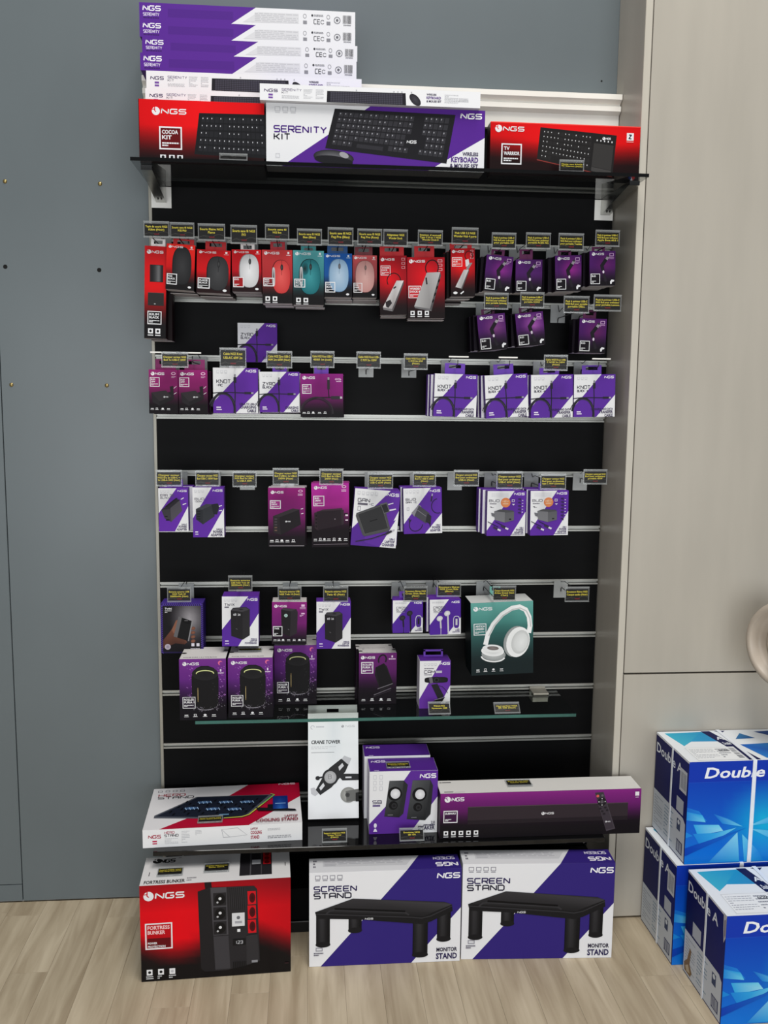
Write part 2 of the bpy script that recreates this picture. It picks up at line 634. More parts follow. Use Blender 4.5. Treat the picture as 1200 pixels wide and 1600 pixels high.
def carton(name, label, cat, loc, w, d, h, cols, art=None, group=None, rot=(0, 0, 0), mat='print', artname='front_print'):
    o = link(name, carton_mesh(name, w, d, h, cols), M[mat], None, loc, rot)
    tag(o, label, cat, group)
    if art:
        art.build(artname, o, (0, -d / 2, 0), mat=mat)
    return o


WHITE = (238, 238, 240)
DARK = (24, 24, 27)
PURPLE = (98, 48, 154)
INDIGO = (62, 46, 132)


def glass_mat(name, tint, refl=1.45, rough=0.02, grey=0.0):
    """thin sheet: tinted see-through plus Fresnel reflection"""
    m = bpy.data.materials.new(name)
    m.use_nodes = True
    nt = m.node_tree
    for n in list(nt.nodes):
        if n.type != 'OUTPUT_MATERIAL':
            nt.nodes.remove(n)
    out = [n for n in nt.nodes if n.type == 'OUTPUT_MATERIAL'][0]
    tr = nt.nodes.new('ShaderNodeBsdfTransparent')
    tr.inputs[0].default_value = (*lin(tint), 1)
    gl = nt.nodes.new('ShaderNodeBsdfGlossy')
    gl.inputs['Roughness'].default_value = rough
    fr = nt.nodes.new('ShaderNodeFresnel')
    fr.inputs['IOR'].default_value = refl
    ge = nt.nodes.new('ShaderNodeNewGeometry')
    fs = nt.nodes.new('ShaderNodeMath')
    fs.operation = 'SUBTRACT'
    fs.inputs[0].default_value = 1.0
    nt.links.new(ge.outputs['Backfacing'], fs.inputs[1])
    fm = nt.nodes.new('ShaderNodeMath')
    fm.operation = 'MULTIPLY'
    nt.links.new(fr.outputs[0], fm.inputs[0])
    nt.links.new(fs.outputs[0], fm.inputs[1])
    mx = nt.nodes.new('ShaderNodeMixShader')
    nt.links.new(fm.outputs[0], mx.inputs[0])
    nt.links.new(tr.outputs[0], mx.inputs[1])
    nt.links.new(gl.outputs[0], mx.inputs[2])
    last = mx
    if grey:
        df = nt.nodes.new('ShaderNodeBsdfDiffuse')
        df.inputs[0].default_value = (*lin((210, 212, 212)), 1)
        m2 = nt.nodes.new('ShaderNodeMixShader')
        m2.inputs[0].default_value = grey
        nt.links.new(mx.outputs[0], m2.inputs[1])
        nt.links.new(df.outputs[0], m2.inputs[2])
        last = m2
    nt.links.new(last.outputs[0], out.inputs[0])
    return m


M['smokeglass'] = glass_mat('smoked_glass', (204, 206, 206), 1.55)
M['clearglass'] = glass_mat('clear_glass', (244, 248, 247), 1.5)
M['acrylic'] = glass_mat('clear_acrylic', (240, 241, 241), 1.45, 0.08, 0.16)
M['hookplate'] = glass_mat('translucent_hook_plate', (236, 238, 236), 1.45, 0.15, 0.42)

# ------------------------------------------------------------------ the room
floor = struct(MB().box(-1.6, 2.7, -3.4, 0.03, -0.06, -0.003).build('floor', M['plank']), 'pale oak plank floor')
PW = 0.0905
cache = {}
x = 0.401 - 20 * PW
k = 0
while x < 2.5:
    y = 0.018 - random.uniform(0.0, 0.75)
    ends = [0.018]
    while y > -1.6:
        ends.append(y)
        y -= 0.92
    ends.append(-1.6)
    for a, c in zip(ends, ends[1:]):
        L = round(a - c, 3)
        if L < 0.02:
            continue
        key = L
        if key not in cache:
            cache[key] = MB().box(-PW / 2 + 0.0002, PW / 2 - 0.0002, -L / 2 + 0.0002, L / 2 - 0.0002, -0.003, 0, 0.0002).mesh('plank')
        link('plank', cache[key], M['plank'], floor, (x + PW / 2, (a + c) / 2, 0))
    x += PW

wall = struct(MB().box(-1.6, 2.70, 0.030, 0.13, 0, 2.95).build('wall_back', M['wall']), 'grey painted back wall')
MB().box(-0.388, 2.695, 0.020, 0.031, 0.003, 2.95, 0.0006).build('wall_panel', M['wall'], wall)
MB().box(-1.6, -0.3905, 0.0205, 0.031, 0.0515, 2.95, 0.0006).build('wall_panel', M['wall'], wall)
MB().box(-1.6, -0.3905, 0.0205, 0.031, 0.003, 0.0495, 0.0006).build('wall_panel', M['wall'], wall)
for sx, sz in ((-0.358, 1.936), (-0.124, 1.937), (-0.363, 1.428), (-0.121, 1.429)):
    MB().lathe([(0, .0035), (.003, .003), (.0052, .0012), (.0056, 0), (0, 0)], 14).build('screw', M['brass'], wall, (sx, 0.0205, sz), (math.pi / 2, 0, 0), True)
for sx, sz in ((-0.366, 1.726), (-0.132, 1.723), (1.171, 2.235)):
    r = .0055 if sx < 1 else .0025
    MB().lathe([(0, .0004), (r, .0004), (r, 0), (0, 0)], 16).build('drilled_hole', M['hole'], wall, (sx, 0.0202, sz), (math.pi / 2, 0, 0))

MB_prof = [(.02, 2.186), (-.034, 2.186), (-.034, 2.173), (-.020, 2.165), (-.020, 2.161), (-.027, 2.158), (-.027, 2.146), (-.012, 2.139), (-.012, 2.100), (.02, 2.100)]
struct(MB().prism(MB_prof, 'x', -0.005, 1.2105).build('trim_1', M['moulding']), 'cream white stepped wall moulding')

# ------------------------------------------------------------------ slatwall
RAIL = [1.802 - 0.15 * i for i in range(-1, 11)]
slat = empty('slatwall', (0, 0, 0))
tag(slat, 'black slatwall with horizontal aluminium rails behind the boxed goods', 'display wall')
edges = [2.099] + RAIL + [0.125]
for a, c in zip(edges, edges[1:]):
    t = a - (0.0075 if a in RAIL else 0)
    bt = c + (0.0075 if c in RAIL else 0)
    MB().box(0.0085, 1.2085, 0.0, 0.0195, bt, t, 0.0008).build('slat_board', M['slat'], slat)
rail_me = MB().prism([(-.0035, .0075), (-.0035, .0022), (.006, .0016), (.006, -.0028), (-.0028, -.0036), (-.0028, -.0075), (.012, -.0075), (.012, .0075)], 'x', 0.0086, 1.2084).mesh('aluminium_rail')
for z in RAIL:
    link('aluminium_rail', rail_me, M['alu'], slat, (0, 0, z))
MB().box(0.0, 0.0085, -0.003, 0.0195, 0.125, 2.099, 0.0008).build('edge_trim', M['trimalu'], slat)
base = empty('plinth_box', (0.6, 0, 0))
tag(base, 'low black plinth on the floor at the foot of the slatwall', 'plinth')
MB().box(-0.596, 0.6085, -0.174, 0.0195, 0.032, 0.120, 0.002).build('base_board', M['slat'], base)
MB().box(-0.596, 0.6085, -0.179, 0.0195, 0.0005, 0.031, 0.002).build('kick_plate', M['black'], base)

# ------------------------------------------------------------------ tall cabinet on the right
cab = empty('tall_cabinet', (1.212, -0.172, 0))
tag(cab, 'tall taupe laminate cabinet with flush doors beside the slatwall', 'cabinet')
MB().box(0, 0.018, 0.0, 0.190, 0.0, 2.95, 0.0008).build('side_panel', M['cab'], cab)
MB().box(0.0005, 0.0175, -0.0012, 0.0004, 0.001, 2.949).build('edge_band', M['cabedge'], cab)
MB().box(0.019, 1.219, 0.020, 0.190, 0.001, 2.95).build('carcass', M['hole'], cab)
MB().box(0.0205, 0.617, -0.001, 0.0185, 0.692, 2.945, 0.0008).build('upper_door', M['cab'], cab)
MB().box(0.0205, 0.617, -0.001, 0.0185, 0.006, 0.687, 0.0008).build('lower_door', M['cab'], cab)

MB().box(0.620, 1.217, -0.001, 0.0185, 0.692, 2.945, 0.0008).build('upper_door', M['cab'], cab)
MB().box(0.620, 1.217, -0.001, 0.0185, 0.006, 0.687, 0.0008).build('lower_door', M['cab'], cab)
MB().box(1.220, 1.238, -0.001, 0.190, 0.0, 2.95, 0.0008).build('side_panel', M['cab'], cab)

# round taupe appliance at the right edge of the picture
app = empty('round_appliance', (1.70, -0.36, 0.70))
tag(app, 'round taupe plastic head with raised rim and hub at the right edge', 'appliance')
HM = Matrix.Translation((-0.134, 0.0, 0.112)) @ Matrix.Rotation(math.radians(-66), 4, 'Z') @ Matrix.Rotation(math.radians(90), 4, 'X')
MB().lathe([(0, -.012), (.078, -.012), (.086, -.004), (.090, .014), (.096, .018), (.106, .014), (.110, .004), (.110, -.030), (.100, -.060), (0, -.066)], 56, HM).build('rim', M['taupeplastic'], app, smooth=True)
MB().lathe([(0, .030), (.024, .030), (.030, .026), (.032, -.013), (0, -.013)], 36, HM).build('hub', M['taupeplastic'], app, smooth=True)
MB().lathe([(.052, -.0125), (.053, -.008), (.058, -.006), (.062, -.008), (.063, -.0125)], 40, HM).build('ring', M['taupeplastic'], app, smooth=True)
MB().tube([(-.085, .030, .112), (-.045, .065, .112), (-.020, .100, .112), (-.020, .184, .112)], .018, 12).build('mounting_arm', M['taupeplastic'], app, smooth=True)
MB().lathe([(0, .008), (.040, .008), (.046, .004), (.046, 0), (0, 0)], 28, Matrix.Translation((-.020, .1866, .112)) @ Matrix.Rotation(math.radians(90), 4, 'X')).build('wall_plate', M['taupeplastic'], app, smooth=True)

# ------------------------------------------------------------------ shelves
ZT, ZM, ZB = 1.938, 0.592, 0.295
MB().box(0.003, 1.209, -0.250, -0.0045, ZT - 0.008, ZT, 0.0008).build('glass_shelf', M['smokeglass'])
MB().box(0.003, 1.209, -0.2512, -0.2501, ZT - 0.008, ZT).build('polished_edge', M['blackglass'], bpy.data.objects['glass_shelf'])
tag(bpy.data.objects['glass_shelf'], 'smoked glass shelf across the top holding the keyboard boxes', 'shelf')


def top_bracket(x, wx, label):
    r = empty('shelf_bracket', (x, 0, ZT - 0.008))
    tag(r, label, 'bracket', 'brackets of the top shelf')
    MB().box(-.025, .025, -.0042, -.0038 + .0002, -.053, -.001, .0).build('back_plate', M['whitemetal'], r)
    arm = MB().prism([(-.0045, -.0006), (-.215, -.0006), (-.215, -.010), (-.0045, -.040)], 'x', wx - .0125, wx - .0105)
    arm.prism([(-.0045, -.0006), (-.215, -.0006), (-.215, -.010), (-.0045, -.040)], 'x', wx + .0105, wx + .0125)
    arm.prism([(-.0045, -.038), (-.215, -.0085), (-.215, -.010), (-.0045, -.040)], 'x', wx - .0105, wx + .0105)
    arm.build('arm', M['chrome'], r)
    MB().box(wx - .0125, wx + .0125, -.217, -.2152, -.011, -.0006).build('end_cap', M['black'], r)
    for s in (-.004, .004):
        MB().lathe([(0, .001), (.0025, .001), (.0025, 0), (0, 0)], 10).build('bolt', M['hole'], r, (wx + s, -.030, -.0375), (math.radians(188), 0, 0))
    return r


top_bracket(0.0325, 0.0, 'chrome shelf bracket with white back plate at the left end of the top shelf')
top_bracket(1.183, 0.004, 'chrome shelf bracket with white back plate next to the tall cabinet')

g = MB().box(0.120, 1.100, -0.195, -0.006, ZM - 0.008, ZM, 0.0).build('glass_shelf', M['clearglass'])
tag(g, 'clear green-edged glass shelf under the speaker and webcam boxes', 'shelf')
MB().box(0.120, 1.100, -0.1962, -0.1951, ZM - 0.008, ZM).build('polished_edge', M['glassedge'], g)
for bx, lb in ((1.046, 'small grey clamp bracket at the right end of the clear glass shelf'), (0.20, 'small grey clamp bracket under the speaker boxes on the clear glass shelf')):
    r = empty('shelf_clamp', (bx, 0, ZM))
    tag(r, lb, 'bracket', 'clamps of the clear shelf')
    MB().box(-.022, .022, -.048, -.0036, .0004, .006, .001).build('upper_jaw', M['trimalu'], r)
    MB().box(-.022, .022, -.040, -.0036, -.022, -.0084, .001).build('lower_jaw', M['trimalu'], r)
    MB().box(-.022, .022, -.0058, -.0036, -.022, .012).build('back_plate', M['trimalu'], r)

g = MB().box(0.024, 1.160, -0.287, -0.004, ZB - 0.012, ZB, 0.001).build('black_shelf', M['blackglass'])
tag(g, 'glossy black bottom shelf under the speaker and soundbar boxes', 'shelf')
for bx, sg in ((0.070, 1), (1.150, -1)):
    r = MB().prism([(-.0045, -.0125), (-.185, -.0125), (-.185, -.050), (-.10, -.062), (-.0045, -.090)], 'x', -.004, .004).build('support_arm', M['black'], g, (bx, 0, ZB))
    MB().prism([(-.012, -.050), (.014, -.050), (.014, -.066), (.010, -.066), (.010, -.054), (-.012, -.054)] if sg > 0 else [(-.014, -.066), (-.010, -.066), (-.010, -.054), (.014, -.054), (.014, -.050), (-.014, -.050)], 'y', -.187, -.1852).build('tip', M['whitemetal'], r)


# ------------------------------------------------------------------ hooks and price tags
def hook(x, zr, wz, length, label, plate_dx=0.0, bar=None):
    r = empty('display_hook', (x, 0, zr))
    tag(r, label, 'hook', 'wire display hooks on the rails')
    key = 'plate'
    if key not in FONT_CACHE:
        FONT_CACHE[key] = MB().box(-.020, .020, -.0062, -.0040, -.044, .004, .0006).mesh('back_plate')
    link('back_plate', FONT_CACHE[key], M['hookplate'], r, (plate_dx, 0, 0))
    dz = wz - zr
    MB().tube([(0, -.0065, dz - .012), (0, -.0085, dz - .003), (0, -.014, dz), (0, -length + .012, dz), (0, -length + .003, dz + .004), (0, -length, dz + .014)], .0014, 6).build('prong', M['wire'], r)
    MB().tube([(.0, -.0065, .002), (.002, -.012, dz + .016), (.001, -.04, dz + .022), (0, -length - .004, dz + .022)], .0009, 5).build('tag_arm', M['wire'], r)
    if bar:
        MB().box(bar[0], bar[1], -length - .0075, -length - .0045, dz + .020, dz + .0235, .0004).build('crossbar', M['whitemetal'], r)
    return r


def tag_art(w, h, lines, price=True):
    A = Art(w, h)
    A.rect(0, 0, 1, 1, (33, 32, 31))
    rnd = random.Random(str(lines))
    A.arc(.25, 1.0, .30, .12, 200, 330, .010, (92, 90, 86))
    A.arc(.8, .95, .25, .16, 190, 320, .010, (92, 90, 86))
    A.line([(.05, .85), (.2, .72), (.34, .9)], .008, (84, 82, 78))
    n = len(lines)
    for i, t in enumerate(lines):
        hh = .17 if n < 3 else .145
        wd = min(.92, .055 * len(t))
        A.font(t, .5, .14 + i * (.25 if n < 3 else .2), hh, (232, 216, 84), .012, center=True, width=wd)
    if price:
        A.rect(.40, .80, .62, .90, (112, 30, 38))
    return A


def price_tag(pos, label, lines, rot=(0, 0, 0), price=True, margin=.0025):
    x, y, z, w, h = pos
    o = MB().box(-w / 2, w / 2, -.0014, .0014, -h / 2, h / 2, .0003).build('price_tag', M['acrylic'], None, (x, y, z), rot)
    tag(o, label, 'price tag', 'black price tags')
    cw, ch = w - 2 * margin, h - .010
    tag_art(cw, ch, lines, price).build('printed_card', o, (0, -.0016, -.001), mat='gloss')
    MB().box(-w / 2, w / 2, -.0030, -.0015, h / 2 - .003, h / 2).build('holder_lip', M['acrylic'], o)
    MB().box(-w / 2, w / 2, -.0030, -.0015, -h / 2, -h / 2 + .002).build('holder_lip', M['acrylic'], o)
    return o

# placement (metres): x, y of the front face, z of its centre, width, height, roll
G = {
    'kilim': (0.0361, -0.150, 1.6502, 0.0512, 0.2183, 0.030),
    'podblack': (0.0987, -0.165, 1.7092, 0.0672, 0.1065, 0.050),
    'flame': (0.1760, -0.155, 1.7020, 0.0804, 0.1017, 0.029),
    'white': (0.2553, -0.155, 1.7057, 0.0706, 0.0996, -0.003),
    'beered': (0.3289, -0.155, 1.6932, 0.0729, 0.1266, -0.005),
    'beeteal': (0.4042, -0.155, 1.6922, 0.0745, 0.1292, -0.000),
    'podblue': (0.4762, -0.155, 1.6995, 0.0679, 0.1044, -0.007),
    'podpink': (0.5424, -0.140, 1.7002, 0.0600, 0.1015, -0.010),
    'hublan': (0.6124, -0.150, 1.6791, 0.0669, 0.1423, -0.026),
    'hubdock': (0.6930, -0.155, 1.6740, 0.0930, 0.1472, -0.023),
    'hubslim': (0.7822, -0.165, 1.7117, 0.0596, 0.1157, -0.028),
    'buda': (0.8739, -0.150, 1.7127, 0.0673, 0.0879, 0.078),
    'budb': (0.9509, -0.150, 1.7089, 0.0674, 0.0800, -0.012),
    'budc': (1.0510, -0.150, 1.7177, 0.0669, 0.0873, -0.039),
    'budd': (1.1376, -0.150, 1.7317, 0.0663, 0.0851, -0.030),
    'bude': (0.8664, -0.130, 1.5715, 0.0714, 0.0894, -0.116),
    'budf': (0.9637, -0.130, 1.5807, 0.0714, 0.0827, -0.121),
    'budg': (1.1254, -0.130, 1.5667, 0.0710, 0.0863, 0.014),
    'c1': (0.0507, -0.150, 1.4135, 0.0696, 0.1069, 0.008),
    'c2': (0.1222, -0.150, 1.4137, 0.0704, 0.1069, -0.001),
    'zyroback': (0.2747, -0.060, 1.5386, 0.0995, 0.0980, -0.008),
    'knotac': (0.2237, -0.130, 1.4184, 0.1101, 0.1114, 0.002),
    'zyro': (0.3323, -0.130, 1.4160, 0.0990, 0.0999, -0.008),
    'knotusb': (0.4372, -0.135, 1.4087, 0.1063, 0.1072, -0.010),
    'k1': (0.7759, -0.130, 1.4123, 0.1092, 0.1071, 0.022),
    'k2': (0.9078, -0.130, 1.4125, 0.1102, 0.1086, -0.068),
    'k3': (1.0253, -0.130, 1.4131, 0.1091, 0.1092, -0.029),
    'k4': (1.1369, -0.130, 1.4155, 0.1082, 0.1083, -0.023),
    'd1': (0.0662, -0.130, 1.1200, 0.0730, 0.1092, -0.002),
    'd2': (0.1528, -0.130, 1.1135, 0.0776, 0.1265, -0.003),
    'd3': (0.3491, -0.130, 1.1009, 0.0937, 0.1509, 0.002),
    'd4': (0.4598, -0.130, 1.1061, 0.0953, 0.1638, -0.013),
    'd5': (0.5746, -0.140, 1.0992, 0.1159, 0.1462, 0.077),
    'd6': (0.6970, -0.130, 1.1173, 0.0990, 0.1179, -0.032),
    'd7': (0.9152, -0.130, 1.1101, 0.1010, 0.1171, -0.001),
    'd8': (1.0289, -0.130, 1.1114, 0.1004, 0.1170, -0.017),
    'e1': (0.0779, -0.100, 0.8070, 0.1080, 0.1319, 0.008),
    'e2': (0.2305, -0.140, 0.8339, 0.0923, 0.1298, 0.006),
    'e3': (0.3549, -0.130, 0.8255, 0.0891, 0.1116, 0.009),
    'e4': (0.4690, -0.130, 0.8186, 0.0885, 0.1249, -0.001),
    'e5': (0.6621, -0.130, 0.8396, 0.0788, 0.0862, -0.005),
    'e6': (0.7607, -0.130, 0.8375, 0.0820, 0.0938, -0.019),
    'e7': (0.9134, -0.130, 0.7782, 0.1662, 0.1961, -0.033),
    'r1': (0.1395, -0.190, 0.6703, 0.1159, 0.1589, 0.001),
    'r2': (0.2560, -0.180, 0.6674, 0.1126, 0.1570, 0.009),
    'r3': (0.3680, -0.085, 0.6746, 0.1119, 0.1611, 0.000),
    'nitro': (0.5877, -0.095, 0.6617, 0.1005, 0.1402, -0.005),
    'cam': (0.7355, -0.137, 0.6575, 0.0816, 0.1291, 0.001),
    'crane': (0.4657, -0.160, 0.4269, 0.1336, 0.2646, -0.004),
    'sb': (0.6459, -0.232, 0.3787, 0.1753, 0.1670, -0.004),
    'bar': (0.9958, -0.270, 0.3564, 0.5206, 0.1207, -0.013),
    'ups': (0.1758, -0.350, 0.1241, 0.3579, 0.2462, -0.014),
    'scr1': (0.5943, -0.327, 0.1236, 0.3773, 0.2467, -0.010),
    'scr2': (0.9795, -0.332, 0.1269, 0.3899, 0.2548, 0.004),
    'skit': (0.5631, -0.210, 2.0011, 0.5134, 0.1394, -0.003),
    'thin': (0.5489, -0.225, 2.0968, 0.5116, 0.0367, 0.014),
    'cocoa': (0.1583, -0.200, 2.0112, 0.2867, 0.1397, 0.013),
    'tv': (1.0201, -0.190, 2.0138, 0.3714, 0.1211, -0.016),
    's1': (0.2638, -0.150, 2.2915, 0.5013, 0.0374, 0.004),
    's2': (0.2638, -0.150, 2.2522, 0.5018, 0.0354, -0.007),
    's3': (0.2689, -0.150, 2.2201, 0.5018, 0.0321, 0.013),
    's4': (0.2655, -0.150, 2.1832, 0.5054, 0.0387, 0.006),
    's5': (0.2782, -0.150, 2.1439, 0.5049, 0.0382, 0.016),
    's6': (0.2749, -0.150, 2.1042, 0.5044, 0.0370, 0.036),
}
TAGPOS = {
    't1': (0.0469, -0.180, 1.7927, 0.0600, 0.0380),
    't2': (0.1067, -0.180, 1.7920, 0.0567, 0.0367),
    't3': (0.1751, -0.180, 1.7894, 0.0639, 0.0396),
    't4': (0.2509, -0.180, 1.7861, 0.0629, 0.0442),
    't5': (0.3296, -0.180, 1.7933, 0.0575, 0.0370),
    't6': (0.4065, -0.180, 1.7841, 0.0596, 0.0387),
    't7': (0.4808, -0.180, 1.7867, 0.0616, 0.0432),
    't8': (0.5512, -0.180, 1.7877, 0.0598, 0.0389),
    't9': (0.6135, -0.180, 1.7871, 0.0595, 0.0405),
    't10': (0.6980, -0.180, 1.7892, 0.0608, 0.0376),
    't11': (0.7829, -0.180, 1.7958, 0.0654, 0.0406),
    't12': (0.8790, -0.180, 1.7869, 0.0605, 0.0394),
    't13': (0.9644, -0.180, 1.7890, 0.0619, 0.0395),
    't14': (1.0464, -0.180, 1.7887, 0.0633, 0.0411),
    't15': (1.1375, -0.180, 1.7994, 0.0612, 0.0398),
    't16': (0.8638, -0.180, 1.6429, 0.0609, 0.0404),
    't17': (0.9537, -0.180, 1.6470, 0.0607, 0.0390),
    't18': (1.0654, -0.180, 1.6383, 0.0648, 0.0422),
    't19': (1.1441, -0.180, 1.6437, 0.0702, 0.0407),
    't20': (0.0828, -0.180, 1.4904, 0.0644, 0.0378),
    't21': (0.2223, -0.180, 1.4969, 0.0638, 0.0472),
    't22': (0.3334, -0.180, 1.4938, 0.0625, 0.0415),
    't23': (0.4380, -0.180, 1.4957, 0.0586, 0.0407),
    't24': (0.5509, -0.180, 1.4958, 0.0600, 0.0409),
    't25': (0.6669, -0.180, 1.4935, 0.0592, 0.0396),
    't26': (1.0183, -0.180, 1.4956, 0.0608, 0.0393),
    't27': (0.0630, -0.170, 1.2034, 0.0627, 0.0408),
    't28': (0.1563, -0.170, 1.2032, 0.0593, 0.0400),
    't29': (0.2465, -0.170, 1.2020, 0.0592, 0.0405),
    't30': (0.3479, -0.170, 1.2082, 0.0646, 0.0428),
    't31': (0.4609, -0.170, 1.2078, 0.0598, 0.0414),
    't32': (0.5836, -0.170, 1.1985, 0.0636, 0.0417),
    't33': (0.6943, -0.170, 1.2023, 0.0590, 0.0381),
    't34': (0.8009, -0.170, 1.2058, 0.0647, 0.0415),
    't35': (0.9118, -0.170, 1.2010, 0.0672, 0.0454),
    't36': (1.0249, -0.170, 1.1972, 0.0671, 0.0407),
    't37': (1.1339, -0.170, 1.2100, 0.0624, 0.0387),
    't38': (0.0838, -0.180, 0.9143, 0.0588, 0.0386),
    't39': (0.2345, -0.180, 0.9419, 0.0597, 0.0395),
    't40': (0.3568, -0.180, 0.9135, 0.0591, 0.0372),
    't41': (0.4724, -0.180, 0.9118, 0.0631, 0.0409),
    't42': (0.6752, -0.180, 0.9106, 0.0612, 0.0403),
    't43': (0.7609, -0.180, 0.9215, 0.0617, 0.0371),
    't44': (0.9042, -0.180, 0.9104, 0.0606, 0.0407),
    't45': (1.0951, -0.180, 0.9065, 0.0641, 0.0398),
}


# ------------------------------------------------------------------ artwork of the cartons
def ngs(A, u, v, hh, col, width, right=False, flip=False):
    A.tech('NGS', u, v + .09 * hh, hh * .82, col, width=width, wt=.26, asp=1.35, shear=0 if flip else .12, right=right, flip=flip)


def swirl(A, u, v, hh, col, bg):
    """round mark before the letters: disc, cut by a curved line, with a small leaf on top"""
    r = hh * A.h / A.w * .52
    A.ell(u + r, v + hh * .5, r, r, col)
    A.line([(u + r * .75, v - hh * .06), (u + r * .72, v + hh * .45), (u + r * 1.05, v + hh * .62)], r * .22, bg)
    A.line([(u - r * .05, v + hh * .30), (u + r * .72, v + hh * .28)], r * .2, bg)


def logo(A, u, v, hh, width, col=WHITE, bg=(150, 20, 30)):
    r = hh * A.h / A.w * 1.05
    swirl(A, u, v - hh * .12, hh * 1.25, col, bg)
    ngs(A, u + r * 1.45, v + .08 * hh, hh * .84, col, width - r * 1.5)


def badge(A, u0, v0, u1, v1, lines, bg=None, col=WHITE, wd=.02, small=2):
    if bg:
        A.rect(u0, v0, u1, v1, bg)
    A.frame(u0, v0, u1, v1, wd, col)
    du, dv = u1 - u0, v1 - v0
    for i, t in enumerate(lines):
        A.font(t, u0 + du * .1, v0 + dv * (.12 + .25 * i), dv * .18, col, .03, width=min(du * .82, du * .15 * len(t)))
    A.micro(u0 + du * .1, v0 + dv * .70, u1 - du * .12, v0 + dv * .92, small, col, .6, seed=len(lines))


def icons(A, us, v, su, sv, col=WHITE, ink=(30, 30, 32)):
    for i, u in enumerate(us):
        A.rect(u, v, u + su, v + sv, col)
        A.ell(u + su / 2, v + sv / 2, su * .26, su * .26, ink)
        A.rect(u - su * .05, v + sv * 1.25, u + su * 1.05, v + sv * 1.42, col)


def tinyicons(A, us, v, su, col=WHITE):
    for i, u in enumerate(us):
        k = i % 3
        if k == 0:
            A.rect(u, v + .008, u + su, v + .020, col)
        elif k == 1:
            A.frame(u + su * .2, v, u + su * .8, v + .028, su * .13, col)
        else:
            A.ell(u + su / 2, v + .014, su * .4, su * .3, col)
        A.rect(u - su * .1, v + .036, u + su * 1.1, v + .043, col)


def radial(c_hi, c_mid, c_lo, cu=.55, cv=.3, k=1.0):
    def fn(u, v):
        d = math.hypot((u - cu) * 1.0, (v - cv) * 1.2) * k
        c = mix(c_hi, c_mid, d / .55)
        return mix(c, c_lo, (v - .45) / .42)
    return fn


def diag(A, a, b2, c, d, col=PURPLE, bg=WHITE):
    """white face with a slanting band: starts at top u=a, ends right v=b2, bottom u=c, left v=d (or bottom u=-d)"""
    A.rect(0, 0, 1, 1, bg)
    P = [(a, 0), (1, 0), (1, b2), (c, 1)]
    P += [(0, 1), (0, d)] if d >= 0 else [(-d, 1)]
    A.poly(P, col)


def greyicons(A, u, v, n, su, col=(206, 206, 210)):
    for i in range(n):
        A.frame(u + i * su * 1.6, v, u + i * su * 1.6 + su, v + su * A.w / A.h * .8, su * .14, col)
        A.rect(u + i * su * 1.6, v + su * A.w / A.h, u + i * su * 1.6 + su, v + su * A.w / A.h * 1.2, col)


def rtext(A, lines, v, hh, col, u=.95, gap=1.25):
    for i, t in enumerate(lines):
        s = hh if i else hh * .72
        A.tech(t, u, v, s, col, wt=.24, asp=.52, right=True)
        v += s * gap


def lerp2(Q, a, b2):
    (x0, y0), (x1, y1), (x2, y2), (x3, y3) = Q
    tx, ty = x0 + (x1 - x0) * a, y0 + (y1 - y0) * a
    bx, by = x3 + (x2 - x3) * a, y3 + (y2 - y3) * a
    return (tx + (bx - tx) * b2, ty + (by - ty) * b2)


def keyboard(A, Q, cols=20, rows=6, body=(34, 34, 38), key=(58, 58, 63), mark=(190, 190, 195), skip=(), pad=.03, lip=.06, legend=.35):
    A.poly([lerp2(Q, -.012, -.02), lerp2(Q, 1.012, -.02), lerp2(Q, 1.012, 1 + lip), lerp2(Q, -.012, 1 + lip)], body)
    ks, ms = [], []
    rnd = random.Random(5)
    for r in range(rows):
        for c in range(cols):
            a, b2 = pad + (1 - 2 * pad) * c / cols, pad * 1.6 + (1 - 3.2 * pad) * r / rows
            da, db = (1 - 2 * pad) / cols, (1 - 3.2 * pad) / rows
            if any(s[0] <= (a + da / 2) <= s[2] and s[1] <= (b2 + db / 2) <= s[3] for s in skip):
                continue
            ks.append([lerp2(Q, a + da * .08, b2 + db * .1), lerp2(Q, a + da * .92, b2 + db * .1), lerp2(Q, a + da * .92, b2 + db * .88), lerp2(Q, a + da * .08, b2 + db * .88)])
            if rnd.random() < .85:
                w = legend
                ms.append([lerp2(Q, a + da * .28, b2 + db * .25), lerp2(Q, a + da * (.28 + w * .7), b2 + db * .25), lerp2(Q, a + da * (.28 + w * .7), b2 + db * (.25 + w * .8)), lerp2(Q, a + da * .28, b2 + db * (.25 + w * .8))])
    A.many(ks, key)
    A.many(ms, mark)


